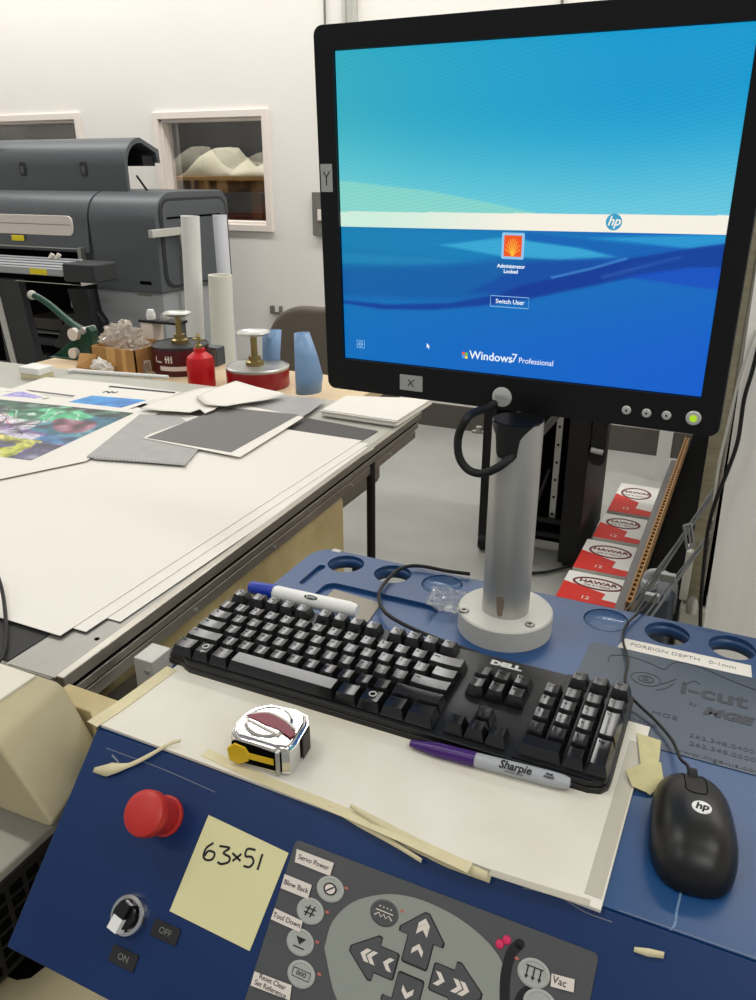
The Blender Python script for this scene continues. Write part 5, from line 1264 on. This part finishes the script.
bigtube('thick cream white tube, shorter and nearest the wall gap', (220, 275), (224, 366), 24, 3.1, mat('warm white tube', 'e6e4d8', .5))

# ================================================================ right hand background
# black cabinet on casters
KY = 2.80
cbx = thing('rolling_cabinet', 'black open rack on casters behind the monitor column', 'rack', loc=(-.68, KY+.2, 0))
xL = AY(478, 530, KY).x; xR = AY(578, 560, KY).x; zB = AY(480, 538, KY).z; zT = 1.05
bm = B(); box(bm, (xL, KY, zB), (xL+.05, KY+.45, zT)); obj('side_panel', bm, m_blackm, cbx, bevel=.003)
bm = B(); box(bm, (xR-.075, KY-.02, zB-.03), (xR, KY+.45, zT)); obj('side_panel', bm, m_blackm, cbx, bevel=.003)
bm = B(); box(bm, (xL+.05, KY+.15, zB-.03), (xR-.075, KY+.17, zT)); obj('back_panel', bm, m_hole, cbx)
bm = B(); box(bm, (xL+.05, KY, zT-.03), (xR-.075, KY+.45, zT)); obj('top_panel', bm, m_blackm, cbx)
a = AY(568, 438, KY+.05); b = AY(556, 524, KY+.05); bm = B(); box(bm, (a.x-.045, KY+.05, b.z), (a.x-.022, KY+.056, zT-.04)); stp = obj('mounting_strip', bm, m_steel, cbx, label='silver slotted strip')
for k in range(7):
    bm = B(); cyl(bm, (a.x-.0335, KY+.0495, b.z+.04+.07*k), (a.x-.0335, KY+.048, b.z+.04+.07*k), .005, n=8); obj('strip_hole', bm, m_hole, stp)
for z in (.10, .16):
    bm = B(); box(bm, (xL+.05, KY+.02, z), (xR-.075, KY+.035, z+.018)); obj('cross_bar', bm, m_blackm, cbx)
for x in (xL+.02, xR-.04):
    for y in (KY+.02, KY+.40):
        bm = B(); cyl(bm, (x-.014, y, .038), (x+.014, y, .038), .038, n=20); box(bm, (x-.018, y-.015, .04), (x+.018, y+.015, zB)); obj('caster', bm, m_blackm, cbx)
q = AY(606, 441, KY-.03); bm = B(); prism(bm, rrect(xR+.004, q.z-.10, xR+.058, q.z+.20, .02), -(KY+.03), -(KY-.02), MF); lt = obj('latch_housing', bm, m_blackm, cbx, bevel=.004)
bm = B(); cyl(bm, (xR+.01, KY-.03, q.z-.04), (xR+.052, KY-.03, q.z-.045), .010, n=12); obj('latch_bar', bm, m_steel, lt)
q = AY(482, 433, KY-.02); bm = B(); box(bm, (xL-.045, KY-.0, q.z-.012), (xL, KY+.02, q.z-.004)); cyl(bm, (xL-.02, KY+.01, q.z-.004), (xL-.02, KY+.01, q.z+.014), .012, n=12); obj('side_latch', bm, m_steel, cbx)
# cables on the floor
bm = B(); tube(bm, [(xR-.16, KY+.1, .35), (xR-.20, KY-.08, .12), (xR-.22, KY-.18, .012), (xR-.26, KY-.30, .010), (xR-.27, KY-.55, .010)], .007, 8); tube(bm, [(xL+.12, KY-.02, .012), (xL+.2, KY-.14, .012), (xR-.1, KY-.10, .012), (xR-.02, KY-.02, .02)], .006, 8)
tag(obj('floor_cable', bm, m_blackm, smooth=True), 'black cables trailing on the grey floor below the black rack', 'cable')

# flat cartons in a row
def carton(k, p_near, p_far, h, lab, plain=False):
    n0, n1 = AZ(*p_near[0], h), AZ(*p_near[1], h); f0, f1 = AZ(*p_far[0], h), AZ(*p_far[1], h)
    x0, x1 = (n0.x+f0.x)/2, (n1.x+f1.x)/2; y0, y1 = (n0.y+n1.y)/2, (f0.y+f1.y)/2
    t = thing('carton', lab, 'box', M=T(x0, y0, 0), world=False, group='cartons in a row on the floor')
    w, d = x1-x0, y1-y0-.008
    bm = B(); box(bm, (0, 0, 0), (w, d, h)); obj('box_body', bm, m_boxwhite, t, bevel=.002)
    bm = B(); prism(bm, [(.001, .001), (w-.001, .001), (w-.001, d*.16), (w*.6, d*.20), (w*.62, d*.40), (w*.25, d*.52), (.001, d*.60)], h, h+.001); obj('red_print', bm, m_boxred, t, label='red printed band')
    if plain != 2:
        bm = B(); e = circ(w*.47, d*.68, w*.34, 32, d*.18); stroke(bm, e+e[:1], .008, h, h+.0015, sm=False)
        addtext(bm, 'HAWAR', .029, T(w*.47, d*.71, h+.001), sx=1.15, bold=.001); addtext(bm, 'AIR & MEDIA', .014, T(w*.47, d*.60, h+.001), sx=1.1)
        obj('printed_oval', bm, m_logored, t)
    bm = B(); addtext(bm, '12', .030, T(w*.38, d*.15, h+.0012)); obj('white_print', bm, m_boxwhite, t)
    return t
H = .14
carton(0, ((556, 597), (632, 612)), ((569, 568), (637, 582)), H, 'flat red and white carton nearest the blue console')
carton(1, ((570, 566), (637, 580)), ((591, 537), (643, 549)), H, 'second red and white carton from the blue console')
carton(2, ((592, 535), (643, 547)), ((607, 511), (650, 521)), H, 'third red and white carton from the blue console, duller')
carton(3, ((608, 509), (650, 519)), ((622, 481), (661, 489)), H, 'farthest carton of the row with a plain white rear flap', plain=1)

# corrugated board lining a black bin
a = AZ(683, 436, .5); b = AZ(628, 600, .5)
bm = B(); xx = -.168
y0c, y1c = 1.70, 3.05
bin_ = thing('black_bin', 'tall black bin with a corrugated cardboard edge, right of the cartons', 'bin', loc=(-.09, 2.3, 0))
bm = B(); box(bm, (xx, y0c, 0), (xx+.003, y1c, .50)); box(bm, (xx+.011, y0c, 0), (xx+.014, y1c, .498)); cs = obj('cardboard_liner', bm, mat('liner board', '8a6a44', .8), bin_)
bm = B()
for k in range(54):
    y = y0c+.005+k*.025; box(bm, (xx+.003, y, 0), (xx+.011, y+.009, .497))
obj('flutes', bm, mat('flute brown', '8a6840', .85), cs)
bm = B(); box(bm, (xx+.004, y0c+.001, 0), (xx+.010, y1c-.001, .49)); obj('flute_shadow', bm, m_fluteshade, cs)  # dark fill, the shade between the flutes put in as colour
bm = B(); box(bm, (xx-.035, y0c+.05, 0), (xx-.004, y1c-.05, .42)); obj('gap_shade', bm, m_mat, bin_, bevel=.004, label='dark grey block drawn as the shade in the gap by the cartons')  # dark block colouring in the shaded gap between cartons and cardboard
bm = B(); box(bm, (xx+.016, y0c-.08, 0), (xx+.24, y1c+.25, .455)); obj('bin_body', bm, m_hole, bin_)
bm = B(); box(bm, (-.12, 3.40, 0), (.35, 3.46, 1.1)); tag(obj('dark_partition', bm, m_hole), 'black upright partition behind the metal upright, beyond the bin', 'partition')
a = AY(660, 445, 3.9); bm = B(); box(bm, (a.x-.01, 3.9, 0), (a.x+.05, 3.94, 1.2)); tag(obj('white_post', bm, m_white), 'short stretch of white post just below the power button of the monitor', 'post')

# steel upright with foot clamp
UY = 1.42
a = AY(694, 600, UY); b = AY(743, 300, UY)
up_ = thing('steel_upright', 'tarnished steel channel upright right of the monitor', 'post', loc=(a.x, UY, 0))
def slant(name, dx, w, y0, d, m, z0=0, z1=1.75):
    k = (b.x-a.x)/(b.z-a.z); f = lambda z: a.x+k*(z-a.z)+dx
    bm = B(); prism(bm, [(f(z0), z0), (f(z0)+w, z0), (f(z1)+w, z1), (f(z1), z1)], -y0-d, -y0, MF); return obj(name, bm, m, up_, bevel=.001)
slant('web', -.018, .027, UY, .03, m_post)
slant('silver_flange', .009, .005, UY-.004, .035, m_alu)
slant('dark_slot', .0145, .006, UY+.004, .03, m_hole)
slant('outer_flange', .021, .006, UY-.002, .03, m_base)
bm = B(); box(bm, (a.x-.022, UY-.02, a.z-.40), (a.x+.028, UY+.05, a.z-.01)); obj('foot_clamp', bm, m_base, up_, bevel=.004)
bm = B(); box(bm, (a.x-.026, UY-.012, a.z+.0), (a.x-.012, UY+.03, a.z+.10)); obj('side_clamp', bm, m_base, up_, bevel=.003)
q = AY(694, 596, UY-.02); bm = B(); lathe(bm, [(.010, 0), (.010, .02), (.006, .03), (0, .03)], T(q.x-.0, UY-.028, q.z-.03), 12); obj('clamp_screw', bm, m_steel, up_, smooth=True)
# white panel
WYp = 1.30
a = AY(702, 640, WYp); b = AY(752, 300, WYp); zbt = 0
k = (b.x-a.x)/(b.z-a.z); f = lambda z: a.x+k*(z-a.z)
bm = B(); prism(bm, [(f(.05), .001), (.75, .001), (.75, 1.48), (f(1.48), 1.48)], -WYp-.010, -WYp, MF)
tag(obj('white_board', bm, mat('scuffed white board', 'f8f5ef', .5, var=.05, vscale=10, stretch=(6, 1, .4))), 'large white board standing at the right edge behind the blue console', 'board')
# hanging black cable in front of the panel
cpt = [(760, 340), (752, 372), (744, 400), (738, 440), (728, 470), (716, 500), (708, 530), (704, 565), (701, 600), (700, 640)]
bm = B(); tube(bm, [AY(x, y, WYp-.012) for x, y in cpt], .0031, 8); tag(obj('hanging_cable', bm, m_blackm, smooth=True), 'black cable hanging down the edge of the white board at right', 'cable')
bm = B(); tube(bm, [AY(x, y, WYp-.01) for x, y in ((756, 330), (748, 352), (737, 388), (727, 430), (718, 470), (712, 520))], .0025, 6); tag(obj('thin_grey_cable', bm, m_base, smooth=True), 'thin pale cable running beside the black hanging cable', 'cable')

# wire ties fanning down to the console
wr = thing('wire_rack', 'bundle of thin grey wires with a cross clip slanting down behind the console', 'wire rack', loc=(-.05, 1.2, 0))
WYr = 1.30
for p0, p1 in (((714, 488), (636, 604)), ((714, 491), (640, 606)), ((712, 497), (634, 600)), ((712, 530), (648, 612)), ((710, 536), (655, 612)), ((704, 541), (660, 604)), ((716, 492), (632, 612))):
    bm = B(); u0, u1 = AY(*p0, 1.385), AY(*p1, 1.34); cyl(bm, u0, u1+(u1-u0)*((u1.z-.004)/(u0.z-u1.z)), .0017, n=8); obj('wire', bm, m_wire, wr)
bm = B(); q = [AY(x, y, WYr+.02) for x, y in ((684, 526), (691, 524), (694, 545), (687, 549))]
for i in range(4): cyl(bm, q[i], q[(i+1) % 4], .0025, n=6)
cyl(bm, AY(688, 526, WYr+.02), AY(691, 547, WYr+.02), .002, n=6); obj('cross_clip', bm, m_wire, wr)
for px, py in ((668, 578), (652, 598)):
    q = AY(px, py, WYr-.05); bm = B(); box(bm, (q.x-.012, q.y-.006, q.z-.006), (q.x+.012, q.y+.006, q.z+.008)); obj('clip', bm, m_wire, wr, bevel=.002)
# jug with handle
JY = 1.42; q = AY(655, 604, JY)
jg = thing('plastic_jug', 'dark blue grey plastic jug with a grey handle behind the console', 'jug', M=T(q.x, JY, 0), world=False)
jz = AY(655, 585, JY).z
obj('jug_body', prism(B(), rrect(-.034, -.04, .034, .04, .014), 0, jz), m_jug, jg, bevel=.012, bseg=4)
bm = B(); tube(bm, [(-.026, 0, jz-.01), (-.018, 0, jz+.022), (.008, 0, jz+.026), (.028, 0, jz+.008), (.031, 0, jz-.05)], .0068, 10); obj('handle', bm, m_printerl, jg, smooth=True, label='grey loop handle')
bm = B(); lathe(bm, [(.014, jz-.005), (.014, jz+.012), (0, jz+.012)], T(-.014, -.012, 0), 16); obj('jug_cap', bm, m_printerl, jg, smooth=True)
# ================================================================ light: ceiling fluorescents
def lamp(name, loc, rot, sx, sy, e, col=(1, .992, .972)):
    l = bpy.data.lights.new(name, 'AREA'); l.shape = 'RECTANGLE'; l.size = sx; l.size_y = sy; l.energy = e; l.color = col
    o = bpy.data.objects.new(name, l); C.objects.link(o); o.location = loc; o.rotation_euler = rot; return o
for x in (-4.6, -1.6, 1.4):
    for y in (-1.5, .3, 3.4):
        lamp('ceiling_light', (x, y, 3.5), (0, 0, 0), 2.8 if y > 3 else 1.3, .3 if y > 3 else .25, {-1.5: 34 if x > 1 else 14, .3: 18, 3.4: 47}[y])
lamp('storeroom_fill', (-3.6, WY+1.0, 2.7), (0, 0, 0), .8, .8, 30)  # unseen fill lamp added to brighten the store room
w = bpy.data.worlds.new('world'); scene.world = w; w.use_nodes = True
w.node_tree.nodes['Background'].inputs['Color'].default_value = (.95, .97, 1, 1); w.node_tree.nodes['Background'].inputs['Strength'].default_value = .30
vs_ = scene.view_settings
vs_.view_transform = 'Standard'; vs_.look = 'None'; vs_.exposure = 0; vs_.gamma = 1; vs_.use_curve_mapping = False
